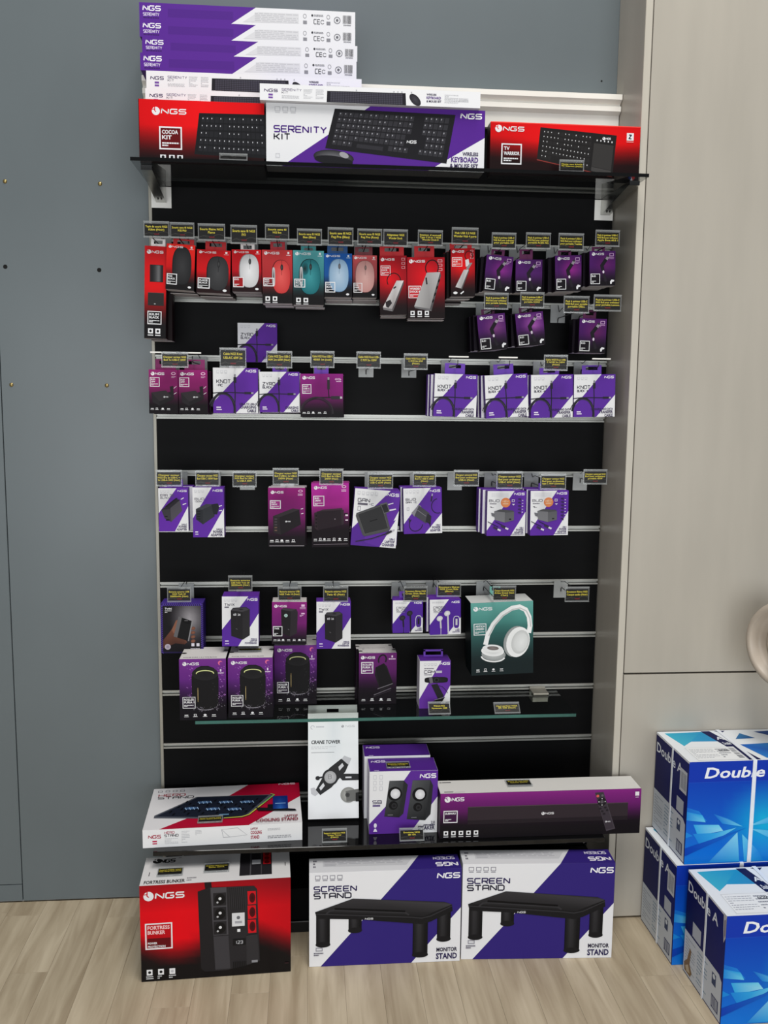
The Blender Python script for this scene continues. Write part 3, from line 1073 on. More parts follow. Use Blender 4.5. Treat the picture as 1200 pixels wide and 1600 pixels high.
# --- keyboards
def art_keyboard_set(w, h):
    A = Art(w, h)
    diag(A, .47, .44, .74, -.07, PURPLE)
    greyicons(A, .04, .06, 3, .022)
    A.tech('SERENITY', .036, .36, .095, (88, 48, 140), width=.235, wt=.22, asp=1.35)
    A.tech('KIT', .036, .485, .09, (42, 36, 56), width=.07, wt=.22, asp=1.3)
    Q = [(.315, .07), (.855, .10), (.82, .83), (.275, .66)]
    keyboard(A, Q, 22, 6, (38, 37, 41), (62, 61, 66), (168, 168, 174), skip=((.68, .0, .74, 1), (.88, .0, .90, 1), (.62, .5, .80, .75), (.22, .84, .48, 1), (.0, -.1, .04, .0)), legend=.28)
    ngs(A, .64, .52, .05, (230, 230, 232), .042)
    A.poly([lerp2(Q, .24, .85), lerp2(Q, .46, .85), lerp2(Q, .46, .95), lerp2(Q, .24, .95)], (58, 57, 62))
    A.ell(.305, .835, .092, .032, (44, 43, 48), (126, 125, 130), rot=4)
    A.ell(.305, .885, .088, .020, (36, 35, 40), rot=5)
    A.ell(.352, .795, .022, .012, (170, 168, 172), rot=20)
    ngs(A, .982, .055, .09, (245, 244, 248), .095, right=True)
    A.tech('WIRELESS', .972, .68, .058, (60, 44, 92), wt=.22, asp=.55, right=True)
    A.tech('KEYBOARD', .972, .76, .085, (92, 48, 140), wt=.24, asp=.58, right=True)
    A.tech('& MOUSE SET', .972, .87, .075, (60, 44, 92), wt=.22, asp=.52, right=True)
    A.frame(.043, .80, .06, .86, .002, (205, 205, 210))
    return A


def art_kit_side(w, h):
    A = Art(w, h)
    A.rect(0, 0, 1, 1, (240, 240, 242))
    ngs(A, .02, .30, .20, (72, 52, 100), .058)
    A.rect(.038, .60, .058, .72, (130, 90, 170))
    A.rect(.038, .77, .058, .88, (130, 90, 170))
    A.tech('SERENITY', .098, .26, .13, (90, 66, 120), width=.088, wt=.16, asp=1.3)
    A.tech('KIT', .098, .44, .12, (70, 60, 80), width=.028, wt=.16)
    A.micro(.098, .68, .175, .88, 3, (188, 188, 192), .4, 4)
    A.micro(.195, .25, .235, .85, 8, (196, 196, 200), .4, 5)
    A.micro(.25, .25, .285, .85, 7, (196, 196, 200), .4, 6)
    keyboard(A, [(.305, .31), (.652, .27), (.655, 1.0), (.303, .985)], 30, 6, (40, 38, 46), (78, 76, 88), (60, 58, 70), lip=0, legend=.1)
    A.ell(.70, .64, .032, .018, (46, 44, 52), (76, 74, 82), rot=44)
    A.tech('WIRELESS', .752, .22, .11, (60, 48, 84), width=.045, wt=.25, asp=.6)
    A.tech('KEYBOARD', .752, .39, .16, (96, 56, 140), width=.066, wt=.25, asp=.6)
    A.tech('& MOUSE SET', .752, .62, .13, (60, 48, 84), width=.068, wt=.25, asp=.6)
    A.micro(.835, .25, .90, .8, 6, (196, 196, 200), .35, 7)
    A.micro(.90, .45, .945, .7, 3, (176, 176, 180), .4, 8)
    for u in (.43, .60, .618, .636, .68):
        A.rect(u, .16, u + .006, .22, (190, 190, 194))
    return A


def art_long(w, h):
    A = Art(w, h)
    A.rect(0, 0, 1, 1, (236, 236, 239))
    A.poly([(0, 0), (.535, 0), (.42, 1), (0, 1)], (100, 50, 156))
    A.rect(.13, .30, .43, .78, (92, 46, 146))
    ngs(A, .017, .16, .30, (246, 244, 250), .078)
    A.tech('SERENITY', .018, .58, .16, (228, 218, 240), width=.072, wt=.2, asp=1.2)
    A.micro(.018, .82, .092, .94, 1, (70, 40, 110), .6, 2)
    A.poly([(.545, .26), (.735, .24), (.735, .80), (.475, .86)], (222, 222, 225))
    A.micro(.53, .30, .73, .82, 5, (202, 202, 206), .5, 3)
    for u in (.755, .865):
        A.arc(u + .008, .36, .007, .009, 0, 360, .0022, (150, 150, 156))
        A.rect(u, .62, u + .018, .82, (150, 150, 156))
    A.ell(.798, .30, .005, .005, (80, 80, 86))
    A.micro(.806, .25, .85, .38, 2, (120, 120, 126), .5, 9)
    A.tech('CE', .806, .52, .26, (66, 66, 72), width=.028, wt=.14)
    A.arc(.846, .66, .008, .008, 30, 330, .002, (66, 66, 72))
    A.arc(.915, .52, .014, .014, 0, 360, .003, (130, 130, 136))
    A.ell(.915, .52, .006, .006, (120, 120, 126))
    A.bars(.942, .22, .983, .70, 16, (60, 60, 66))
    A.micro(.945, .76, .98, .84, 1, (120, 120, 126), .6, 3)
    return A


def red_black(hi=(238, 16, 24), lo=(30, 10, 12)):
    return lambda u, v: mix(mix((200, 8, 16), hi, 1 - abs(u - .5)), lo, (v - .42 + .12 * abs(u - .35)) / .5)


def art_tkl(w, h):
    A = Art(w, h)
    A.grid(red_black((240, 18, 26), (36, 12, 14)), nx=8, ny=10)
    keyboard(A, [(.485, .20), (1.01, .19), (1.03, .86), (.445, .83)], 14, 5, (32, 32, 35), (44, 44, 48), (210, 210, 214), lip=.02, legend=.22)
    logo(A, .105, .13, .10, .27, WHITE, (225, 16, 24))
    badge(A, .165, .43, .335, .77, ['COCOA', 'KIT'], (110, 14, 20), wd=.011)
    icons(A, (.165, .235, .30), .865, .045, .07)
    A.rect(0, .0, .004, 1, (70, 10, 14))
    return A


def art_touchpad(w, h):
    A = Art(w, h)
    def fn(u, v):
        c = mix((246, 24, 28), (190, 10, 16), math.hypot(u - .55, v - .2) * 1.1)
        t = (v - .40 + .22 * abs(u - .62)) / .42
        return mix(c, (34, 14, 15), t)
    A.grid(fn, nx=14, ny=12)
    A.rect(0, 0, 1, .018, (255, 90, 80))
    Q = [(.335, .09), (.835, .195), (.815, .955), (.318, .68)]
    A.poly([lerp2(Q, -.012, -.02), lerp2(Q, 1.008, -.015), lerp2(Q, 1.01, 1.02), lerp2(Q, -.012, 1.03)], (150, 66, 60))
    keyboard(A, Q, 20, 6, (42, 40, 40), (50, 48, 48), (225, 225, 226), skip=((.70, -.1, 1.1, 1.1), (.18, .84, .46, 1)), lip=0, legend=.26)
    A.poly([lerp2(Q, .72, .24), lerp2(Q, .985, .24), lerp2(Q, .985, .86), lerp2(Q, .72, .86)], (66, 64, 63))
    A.poly([lerp2(Q, .72, .87), lerp2(Q, .985, .87), lerp2(Q, .985, .98), lerp2(Q, .72, .98)], (78, 76, 75))
    for k in range(5):
        A.poly([lerp2(Q, .75 + k * .05, .14), lerp2(Q, .765 + k * .05, .14), lerp2(Q, .765 + k * .05, .18), lerp2(Q, .75 + k * .05, .18)], (225, 225, 226))
    logo(A, .745, .225, .045, .055, WHITE, (42, 40, 40))
    logo(A, .03, .075, .105, .19, WHITE, (235, 22, 28))
    badge(A, .078, .415, .205, .78, ['TV', 'WARRIOR'], None, wd=.008)
    A.rect(.908, .13, .955, .27, (238, 236, 238))
    A.tech('Z', .922, .165, .07, (40, 44, 70), width=.018, wt=.3)
    A.rect(.908, .285, .955, .305, (250, 150, 150))
    A.ell(.952, .96, .022, .022, (240, 240, 240))
    A.ell(.952, .96, .022, .022, (200, 40, 44), a0=-70, a1=70)
    A.ell(.952, .96, .022, .022, (40, 60, 120), a0=110, a1=250)
    return A


# --- mice, pads, hubs
def mouse_art(top, mid, low, body, hi, line_c, title, wide=.33, tall=.42, cu=.55, cv=.47, icons_row=False, slim=False, glare=None, badge_bg=(24, 20, 22), wheel=(30, 30, 32), split=True):
    def make(w, h):
        A = Art(w, h)
        A.grid(lambda u, v: mix(mix(top, mid, v / .5), low, (v - .5) / .35), nx=4, ny=12)
        ry = tall * h / w
        A.ell(cu, cv, wide, ry, line_c, power=2.5)
        A.ell(cu + .01, cv, wide * .95, ry * .97, body, hi, power=2.5)
        if glare:
            A.ell(cu - wide * .45, cv - tall * .45, wide * .35, ry * .35, body, glare, power=2.2)
        if split:
            A.line([(cu + .03, cv - tall * .95), (cu + .02, cv - tall * .1)], .012, line_c)
            A.ell(cu + .03, cv - tall * .55, .045, .10, wheel, mix(wheel, (255, 255, 255), .25))
        if slim:
            A.ell(cu - wide * .78, cv, .05, ry * .55, (210, 210, 212), (40, 40, 42), power=3)
        logo(A, .07, .035, .05, .50, WHITE, top)
        A.rect(.84, .035, .90, .075, WHITE)
        A.rect(.80, .09, .94, .105, mix(WHITE, top, .3))
        v0 = .66 if not icons_row else .53
        badge(A, .05, v0, .38, v0 + .24 * (.66 if icons_row else 1) * (h / w) ** -.2, title, badge_bg, wd=.028)
        if icons_row:
            icons(A, (.10, .34), .87, .15, .085)
        else:
            A.ell(.84, .93, .06, .035, WHITE)
        return A
    return make


RED, DRED, BLK = (232, 30, 28), (196, 14, 24), (22, 18, 20)


def art_pad(w, h):
    A = Art(w, h)
    A.grid(lambda u, v: mix(mix((206, 26, 34), (228, 20, 24), v / .4), BLK, (v - .48) / .36), nx=3, ny=14)
    logo(A, .1, .045, .035, .75, WHITE, (206, 26, 34))
    A.rect(.24, .20, .86, .385, (54, 40, 42))
    A.grid(lambda u, v: mix((36, 36, 38), (190, 190, 192), u ** 1.5 if u < .7 else (1 - u) * 2), .30, .205, .80, .38, 8, 1)
    A.rect(.16, .50, .90, .64, (54, 50, 50))
    A.rect(.16, .50, .90, .505, (90, 80, 80))
    A.rect(.45, .617, .52, .626, (200, 200, 200))
    badge(A, .17, .705, .78, .84, ['KILIM', 'BLACK'], (20, 18, 20), wd=.04)
    icons(A, (.18, .52), .89, .23, .055)
    return A


def hub_body(A, pts, edge, ports):
    A.poly(pts, [(196, 194, 194), (170, 168, 168), (120, 118, 118), (206, 204, 204)][:len(pts)])
    A.poly(edge, (92, 90, 92))
    for q in ports:
        A.ell(q[0], q[1], .018, .035, (26, 24, 26), rot=25)


def hub_art(kind):
    def make(w, h):
        A = Art(w, h)
        glow = {'lan': (.35, .45), 'dock': (.5, .3), 'slim': (.5, .35)}[kind]
        hi = (235, 20, 36) if kind != 'slim' else (240, 18, 20)
        A.grid(radial(hi, (168, 10, 30), (28, 14, 16), glow[0], glow[1], .9), nx=8, ny=12)
        logo(A, .05, .04, .045 if kind == 'lan' else .05, .5 if kind != 'dock' else .42, WHITE, (190, 12, 30))
        for k in range(3):
            A.frame(.82, .04 + k * .07, .93, .075 + k * .07, .012, (235, 190, 196))
        if kind == 'lan':
            badge(A, .05, .17, .39, .325, ['WONDER', 'DOCK'], (204, 50, 60), wd=.02)
            A.arc(.52, .42, .25, .27, 150, 400, .03, (24, 20, 22))
            A.poly([(.50, .52), (.68, .45), (.72, .50), (.56, .57)], (220, 216, 216))
            A.poly([(.62, .42), (.88, .42), (.44, .90), (.10, .87)], [(206, 202, 202), (230, 226, 226), (160, 156, 156), (214, 210, 210)])
            A.poly([(.88, .42), (.89, .47), (.47, .94), (.44, .90)], (100, 96, 98))
            A.poly([(.10, .87), (.44, .90), (.46, .94), (.12, .91)], (130, 126, 128))
            A.poly([(.20, .78), (.38, .74), (.44, .80), (.30, .88), (.22, .86)], (52, 48, 50))
            A.line([(.50, .55), (.60, .52)], .05, (50, 46, 48))
        elif kind == 'dock':
            badge(A, .04, .47, .36, .66, ['WONDER', 'DOCK 8'], (204, 44, 54), wd=.016)
            A.arc(.66, .17, .17, .20, 100, 385, .028, (24, 20, 22), rot=10)
            A.poly([(.52, .25), (.88, .24), (.60, .84), (.18, .80)], [(176, 174, 174), (196, 194, 194), (150, 148, 148), (186, 184, 184)])
            A.poly([(.88, .24), (.90, .30), (.64, .88), (.60, .84)], (92, 90, 92))
            A.poly([(.18, .80), (.60, .84), (.64, .88), (.20, .83)], (120, 118, 120))
            for t in (.15, .35, .55, .75):
                A.ell(.885 - .27 * t, .30 + .55 * t, .022, .05, (30, 28, 30), rot=25)
            A.line([(.50, .33), (.52, .44)], .04, (40, 38, 40))
            icons(A, (.08, .27, .46), .875, .11, .07)
        else:
            badge(A, .06, .19, .46, .37, ['WONDER', 'HUB'], (226, 60, 54), wd=.02)
            A.arc(.75, .15, .16, .18, 90, 400, .03, (30, 20, 20))
            A.poly([(.60, .24), (.74, .22), (.78, .36), (.62, .38)], (222, 220, 220))
            A.poly([(.62, .42), (.80, .30), (.90, .30), (.72, .44)], (150, 148, 148))
            A.poly([(.54, .44), (.74, .44), (.42, .83), (.18, .80)], [(190, 188, 188), (214, 212, 212), (170, 168, 168), (206, 204, 204)])
            A.poly([(.74, .44), (.76, .47), (.45, .86), (.42, .83)], (96, 94, 94))
            A.ell(.18, .92, .09, .05, WHITE)
            A.poly([(.38, .93), (.52, .88), (.54, .90), (.42, .95)], WHITE)
        return A
    return make


def art_adapter(seed=0, glow=(150, 46, 150), tint=(86, 30, 110)):
    def make(w, h):
        A = Art(w, h)
        A.grid(radial(glow, tint, (24, 18, 26), .62, .38, 1.15), nx=8, ny=10)
        logo(A, .09, .05, .075, .46, WHITE, tint)
        A.frame(.78, .07, .92, .145, .018, (226, 190, 230))
        A.micro(.76, .18, .94, .25, 2, (214, 170, 220), .5, seed)
        A.line([(.66, .22), (.48, .42), (.52, .56)], .13, (40, 34, 44))
        A.line([(.74, .15), (.65, .245)], .10, (176, 168, 178))
        A.line([(.72, .13), (.69, .17)], .09, (70, 62, 74))
        A.ell(.54, .60, .035, .055, (236, 226, 238))
        A.line([(.55, .66), (.64, .88)], .10, (44, 38, 48))
        A.line([(.64, .88), (.68, 1.0)], .035, (34, 28, 36))
        badge(A, .06, .66, .40, .94, ['BUD'], (28, 22, 30), wd=.024)
        A.poly([(.80, .88), (.86, .82), (.96, .84), (.95, .88), (.88, .89), (.86, .95), (.81, .95)], WHITE)
        return A
    return make


# --- cables
def cable_art(title, kind):
    def make(w, h):
        A = Art(w, h)
        if kind == 'transfer':
            diag(A, .66, .48, .55, .76, (104, 56, 166))
        elif kind == 'ac':
            diag(A, .72, .50, .50, .76, (108, 52, 168))
        else:
            diag(A, .68, .52, .60, .74, (106, 50, 166))
        ngs(A, .955, .035, .06, (244, 242, 248), .22, right=True)
        greyicons(A, .08, .06, 3, .055, (214, 214, 218))
        A.tech(title[0], .08, .26, .075, (58, 54, 70), width=min(.31, .08 * len(title[0])), wt=.18, asp=1.3)
        A.tech(title[1], .08, .36, .045, (80, 76, 92), width=min(.26, .045 * len(title[1])), wt=.24, asp=1.1)
        ink = (44, 42, 52)
        y0 = .56
        A.arc(.22, y0 + .36, .26, .36 * h / w, 190, 372, .055, ink)
        A.arc(.20, y0 + .38, .30, .36 * h / w, 200, 372, .02, (70, 66, 78))
        A.line([(.0, y0), (.20, y0 - .02), (.70, y0 - .01)], .022, ink)
        A.line([(.48, .30), (.49, y0), (.48, .95)], .022, ink)
        A.rect(.455, .20, .52, .33, (52, 50, 60))
        A.rect(.467, .14, .508, .20, (150, 148, 156))
        A.rect(.70, y0 - .035, .85, y0 + .015, (52, 50, 60))
        A.rect(.85, y0 - .028, .90, y0 + .008, (170, 168, 176))
        v = .80
        if kind == 'ac':
            rtext(A, ['USB-A TO USB-C', 'CHARGING', 'CABLE'], .77, .065, (64, 50, 90), .96)
        elif kind == 'transfer':
            rtext(A, ['CHARGING AND DATA', 'TRANSFER', 'CABLE'], .79, .065, (64, 50, 90), .95)
        else:
            rtext(A, ['', 'CHARGING', 'CABLE'], .80, .06, (70, 56, 100), .97)
        A.rect(.07, .86, .17, .89, (236, 226, 246))
        A.rect(.07, .91, .19, .935, (236, 226, 246))
        return A
    return make


def magenta_black(hi=(164, 40, 138), mid=(136, 30, 116), lo=(20, 14, 20), k=.5):
    return lambda u, v: mix(mix(hi, mid, v / .35), lo, (v - k + .14) / .38)


def block3d(A, front, side, top, cf=(46, 45, 48), cs=(62, 61, 64), ct=(72, 71, 75)):
    A.poly(side, cs)
    A.poly(top, ct)
    A.poly(front, cf)


def art_cable_dark(w, h):
    A = Art(w, h)
    A.grid(magenta_black((150, 40, 136), (140, 34, 124), (22, 16, 22), .62), nx=4, ny=10)
    logo(A, .05, .06, .065, .29, WHITE, (150, 40, 136))
    badge(A, .05, .25, .25, .45, ['KNOT', 'USB-C'], (150, 50, 130), wd=.015)
    A.font('40Gb', .96, .10, .05, (240, 210, 236), .01, right=True)
    A.micro(.84, .17, .96, .2, 1, (240, 210, 236), .6, 3)
    A.line([(.66, .28), (.66, .40), (.67, .56)], .022, (34, 28, 34))
    A.rect(.63, .13, .69, .36, (60, 56, 62))
    A.rect(.64, .08, .68, .14, (170, 166, 172))
    A.line([(.18, .60), (.40, .55), (.72, .545)], .022, (40, 34, 40))
    A.rect(.72, .515, .93, .585, (60, 56, 62))
    A.rect(.93, .525, .98, .575, (200, 196, 202))
    A.arc(.38, .90, .38, .36, 185, 365, .028, (58, 52, 58))
    A.arc(.38, .92, .35, .34, 195, 365, .02, (44, 38, 44))
    tinyicons(A, (.05, .15, .26, .41, .54), .88, .07)
    return A


# --- chargers
def charger_small(w, h):
    A = Art(w, h)
    A.grid(magenta_black((160, 40, 122), (132, 28, 100), (22, 14, 20), .56), nx=4, ny=10)
    logo(A, .07, .06, .065, .46, WHITE, (150, 36, 116))
    A.ell(.85, .085, .08, .05, (240, 200, 226))
    A.ell(.85, .085, .055, .03, (150, 36, 116))
    A.micro(.78, .15, .93, .19, 2, (240, 200, 226), .5, 3)
    badge(A, .05, .18, .36, .38, ['BUD', '20W'], (156, 44, 118), wd=.022)
    block3d(A, [(.08, .52), (.58, .47), (.80, .60), (.36, .72)], [(.08, .52), (.36, .58), (.36, .82), (.12, .74)], [(.36, .58), (.80, .48), (.82, .68), (.36, .82)], (56, 50, 54), (44, 40, 44), (36, 32, 36))
    A.poly([(.72, .38), (.84, .36), (.86, .66), (.78, .66)], (40, 36, 40))
    logo(A, .50, .60, .03, .16, (220, 220, 222), (36, 32, 36))
    A.line([(.86, .42), (.95, .37)], .016, (226, 220, 226))
    A.line([(.86, .55), (.96, .51)], .016, (226, 220, 226))
    tinyicons(A, (.06, .22, .42, .62), .87, .10)
    return A


def charger_tall(big):
    def make(w, h):
        A = Art(w, h)
        if big:
            A.grid(lambda u, v: mix(mix((186, 50, 164), (176, 44, 150), v / .3), (24, 14, 22), (v - .34) / .36), nx=4, ny=12)
        else:
            A.grid(magenta_black((158, 34, 128), (130, 28, 112), (22, 14, 22), .62), nx=4, ny=12)
        bg = (160, 36, 130)
        logo(A, .07, .045 if big else .055, .045, .34, WHITE, bg)
        A.ell(.87, .055, .06, .035, (244, 210, 236))
        A.ell(.87, .055, .042, .022, bg)
        A.micro(.80, .10, .93, .14, 2, (244, 210, 236), .5, 4)
        badge(A, .06, .22 if not big else .20, .33, .35, ['BUD', '240W' if big else '100W'], (172, 60, 146), wd=.02)
        if big:
            block3d(A, [(.14, .44), (.78, .42), (.80, .66), (.16, .73)], [(.07, .46), (.17, .44), (.18, .74), (.08, .70)], [(.07, .46), (.30, .41), (.82, .39), (.80, .44), (.16, .46)], (46, 34, 42), (58, 44, 52), (70, 54, 64))
            A.poly([(.78, .41), (.86, .42), (.86, .64), (.80, .66)], (60, 48, 56))
            A.rect(.87, .47, .96, .50, (40, 26, 36))
            A.rect(.90, .49, .97, .515, (235, 220, 232))
            A.rect(.90, .57, .97, .59, (235, 220, 232))
            for k in range(4):
                A.rect(.10, .49 + k * .055, .14, .52 + k * .055, (26, 20, 24))
            A.ell(.62, .56, .016, .016, (150, 140, 148))
            tinyicons(A, (.05, .18, .29, .41, .55, .70, .86), .86, .085)
            A.line([(.04, .955), (.96, .955)], .008, (150, 140, 148))
        else:
            block3d(A, [(.30, .50), (.84, .37), (.88, .62), (.34, .80)], [(.13, .48), (.31, .50), (.34, .80), (.14, .76)], [(.13, .48), (.66, .35), (.86, .37), (.31, .50)], (38, 32, 37), (50, 44, 48), (60, 54, 58))
            for k in range(5):
                A.rect(.17, .52 + k * .048, .24, .54 + k * .048, (120, 96, 84) if k > 2 else (86, 80, 86))
            logo(A, .46, .56, .022, .14, (225, 225, 228), (38, 32, 37))
            A.line([(.88, .36), (.94, .35)], .02, (235, 220, 232))
            A.line([(.89, .44), (.95, .43)], .02, (235, 220, 232))
            tinyicons(A, (.05, .19, .32, .47, .63), .88, .095)
            A.line([(.03, .985), (.97, .985)], .012, (180, 174, 180))
        return A
    return make


def power_text(A, lines, v=.80):
    rtext(A, lines, v, .05, (70, 56, 96), .95)


def adapter_grey(kind):
    def make(w, h):
        A = Art(w, h)
        if kind == 'slab':
            diag(A, .62, .42, .54, .58, (112, 54, 176))
            A.tech('ERA 36', .07, .14, .05, (96, 90, 110), width=.46, wt=.2, asp=1.3)
            A.tech('BLACK', .07, .21, .03, (96, 90, 110), width=.34, wt=.25)
            block3d(A, [(.40, .46), (.72, .28), (.80, .52), (.42, .78)], [(.09, .50), (.40, .46), (.42, .78), (.20, .70)], [(.09, .50), (.58, .24), (.74, .27), (.40, .48)], (92, 88, 96), (72, 70, 76), (52, 48, 56))
            A.poly([(.22, .42), (.60, .22), (.66, .23), (.28, .44)], (36, 32, 42))
            A.line([(.76, .26), (.86, .22)], .03, (236, 234, 240))
            A.line([(.82, .38), (.94, .35)], .03, (236, 234, 240))
            A.rect(.20, .64, .30, .665, (24, 22, 26))
            A.rect(.24, .72, .36, .75, (24, 22, 26))
        else:
            diag(A, .62, .42, .46, .62, (108, 54, 172))
            A.tech('BUD', .07, .21, .04, (84, 80, 96), width=.30, wt=.2, asp=1.3)
            A.tech('100W', .07, .27, .025, (84, 80, 96), width=.22, wt=.25)
            block3d(A, [(.32, .44), (.68, .34), (.70, .58), (.32, .74)], [(.10, .43), (.32, .44), (.32, .74), (.10, .64)], [(.10, .43), (.44, .33), (.68, .34), (.32, .45)], (62, 64, 70), (54, 56, 62), (78, 80, 86))
            A.poly([(.60, .34), (.80, .32), (.86, .38), (.78, .54), (.66, .54)], (44, 46, 52))
            A.line([(.84, .38), (.94, .36)], .03, (236, 234, 240))
            A.line([(.84, .47), (.94, .46)], .03, (236, 234, 240))
            for k in range(4):
                A.rect(.14, .47 + k * .05, .24, .49 + k * .05, (28, 28, 32))
            A.rect(.07, .88, .16, .905, (236, 226, 246))
            A.rect(.07, .93, .17, .945, (236, 226, 246))
        greyicons(A, .07, .05, 3, .07, (214, 214, 218))
        ngs(A, .955, .04, .045, (244, 242, 248), .30, right=True)
        power_text(A, ['GAN-C', 'POWER', 'ADAPTER'], .82)
        return A
    return make


def art_laptop_charger(w, h):
    A = Art(w, h)
    diag(A, .78, .34, .64, .70, (106, 56, 166))
    A.poly([(0, .72), (.18, .58), (.64, 1), (0, 1)], (96, 50, 156))
    A.poly([(.30, .78), (.95, .50), (.64, 1), (.30, .93)], (106, 56, 166))
    greyicons(A, .06, .05, 5, .06, (212, 212, 216))
    ngs(A, .965, .04, .055, (244, 242, 248), .26, right=True)
    A.tech('GAN', .08, .17, .055, (74, 70, 84), width=.26, wt=.2, asp=1.3)
    A.rect(.08, .245, .30, .28, (110, 106, 120))
    A.tech('-C', .33, .245, .03, (74, 70, 84), width=.10, wt=.25)
    A.frame(.09, .31, .15, .38, .01, (150, 148, 156))
    A.poly([(.07, .43), (.60, .24), (.67, .27), (.84, .66), (.80, .71), (.29, .83), (.24, .80), (.06, .48)], (88, 88, 90))
    A.poly([(.10, .45), (.61, .27), (.80, .66), (.29, .79)], (60, 60, 62))
    A.line([(.10, .45), (.61, .27), (.80, .66), (.29, .79)], .012, (100, 100, 102), True)
    A.line([(.38, .56), (.54, .51)], .02, (30, 30, 32))
    A.poly([(.57, .24), (.72, .20), (.80, .36), (.68, .41)], (110, 110, 114))
    A.poly([(.60, .26), (.71, .23), (.78, .36), (.68, .39)], (52, 52, 56))
    A.line([(.75, .24), (.86, .21)], .022, (226, 222, 232))
    A.line([(.79, .34), (.93, .31)], .03, (226, 222, 232))
    A.line([(.10, .93), (.45, .86), (.78, .75)], .022, (54, 50, 62))
    A.line([(.76, .76), (.88, .70)], .05, (54, 50, 62))
    A.line([(.88, .70), (.94, .675)], .03, (190, 186, 196))
    rtext(A, ['USB-C', 'LAPTOP', 'CHARGER'], .83, .045, (76, 60, 110), .965)
    return A


def art_adapter_cable(w, h):
    A = Art(w, h)
    diag(A, .72, .56, .55, .78, (106, 54, 170))
    greyicons(A, .06, .05, 4, .06, (214, 214, 218))
    ngs(A, .955, .04, .055, (244, 242, 248), .26, right=True)
    A.tech('BUD', .06, .22, .045, (74, 70, 84), width=.26, wt=.2, asp=1.3)
    A.tech('GAN -C', .06, .29, .03, (74, 70, 84), width=.28, wt=.25)
    A.frame(.09, .42, .14, .48, .01, (180, 178, 186))
    A.arc(.90, .40, .17, .19, 60, 250, .02, (42, 38, 52), rot=10)
    A.line([(.745, .18), (.72, .30)], .035, (60, 56, 70))
    A.line([(.755, .13), (.748, .18)], .025, (200, 198, 206))
    A.arc(.32, .78, .17, .20, -20, 190, .02, (42, 38, 52), rot=30)
    A.line([(.145, .66), (.15, .74)], .035, (60, 56, 70))
    block3d(A, [(.40, .38), (.68, .56), (.58, .78), (.28, .60)], [(.40, .38), (.20, .54), (.28, .62), (.36, .50)], [(.20, .54), (.40, .36), (.46, .40), (.28, .62)], (86, 84, 92), (120, 118, 126), (150, 148, 156))
    A.poly([(.62, .56), (.72, .62), (.70, .80), (.56, .74)], (52, 50, 58))
    A.line([(.66, .76), (.70, .86)], .02, (30, 28, 34))
    A.line([(.36, .48), (.58, .62)], .012, (150, 148, 156))
    rtext(A, ['USB-C', 'POWER', 'ADAPTER'], .80, .05, (76, 60, 110), .96)
    return A


def art_adapter_badge(first):
    def make(w, h):
        A = Art(w, h)
        diag(A, .70, .46, .62, .88, (106, 54, 170))
        A.rect(.10, .045, .55, .13, (228, 228, 232))
        ngs(A, .955, .035, .055, (244, 242, 248), .26, right=True)
        A.tech('BUD', .05, .19, .05, (84, 80, 96), width=.26, wt=.2, asp=1.3)
        A.micro(.06, .27, .24, .31, 1, (120, 116, 128), .6, 2)
        A.poly([(.06, .345), (.11, .345), (.13, .36), (.17, .36), (.17, .37), (.10, .37)], (70, 66, 80))
        A.ell(.475, .255, .125, .125 * 1.0, (238, 148, 92), (240, 166, 116))
        A.tech('NEW', .40, .21, .035, (250, 214, 180), width=.15, wt=.25)
        A.micro(.40, .27, .55, .31, 1, (250, 214, 180), .6, 2)
        A.frame(.64, .19, .70, .235, .012, (240, 232, 248))
        A.poly([(.64, .285), (.72, .285), (.68, .32)], (240, 232, 248))
        for k in range(5 if first else 7):
            A.line([(.80, .18 + .075 * k), (.86, .175 + .075 * k), (.86, .21 + .075 * k)], .035, (66, 48, 96))
            A.rect(.90, .20 + .065 * k, .93, .215 + .065 * k, (240, 232, 248))
        block3d(A, [(.18, .45), (.46, .47), (.46, .70), (.20, .64)], [(.46, .47), (.70, .46), (.70, .65), (.46, .70)], [(.18, .45), (.34, .405), (.66, .43), (.70, .46), (.46, .48)], (134, 134, 138), (110, 110, 114), (92, 92, 96))
        A.poly([(.10, .48), (.20, .50), (.20, .58), (.12, .55)], (120, 120, 126))
        A.rect(.57, .61, .63, .64, (40, 40, 44))
        for o in (0, .20):
            A.line([(.02 + o, .68), (.20 + o, .76), (.30 + o, .80)], .02, (46, 36, 70))
            A.line([(.17 + o, .80 - .15 * o), (.30 + o, .86 - .15 * o)], .05, (66, 60, 80))
            A.line([(.28 + o, .85 - .15 * o), (.36 + o, .88 - .15 * o)], .045, (228, 224, 236))
        rtext(A, ['USB-C', 'POWER', 'ADAPTER'], .80, .045, (76, 60, 110), .96)
        A.micro(.64, .955, .96, .975, 1, (90, 76, 120), .7, 5)
        return A
    return make


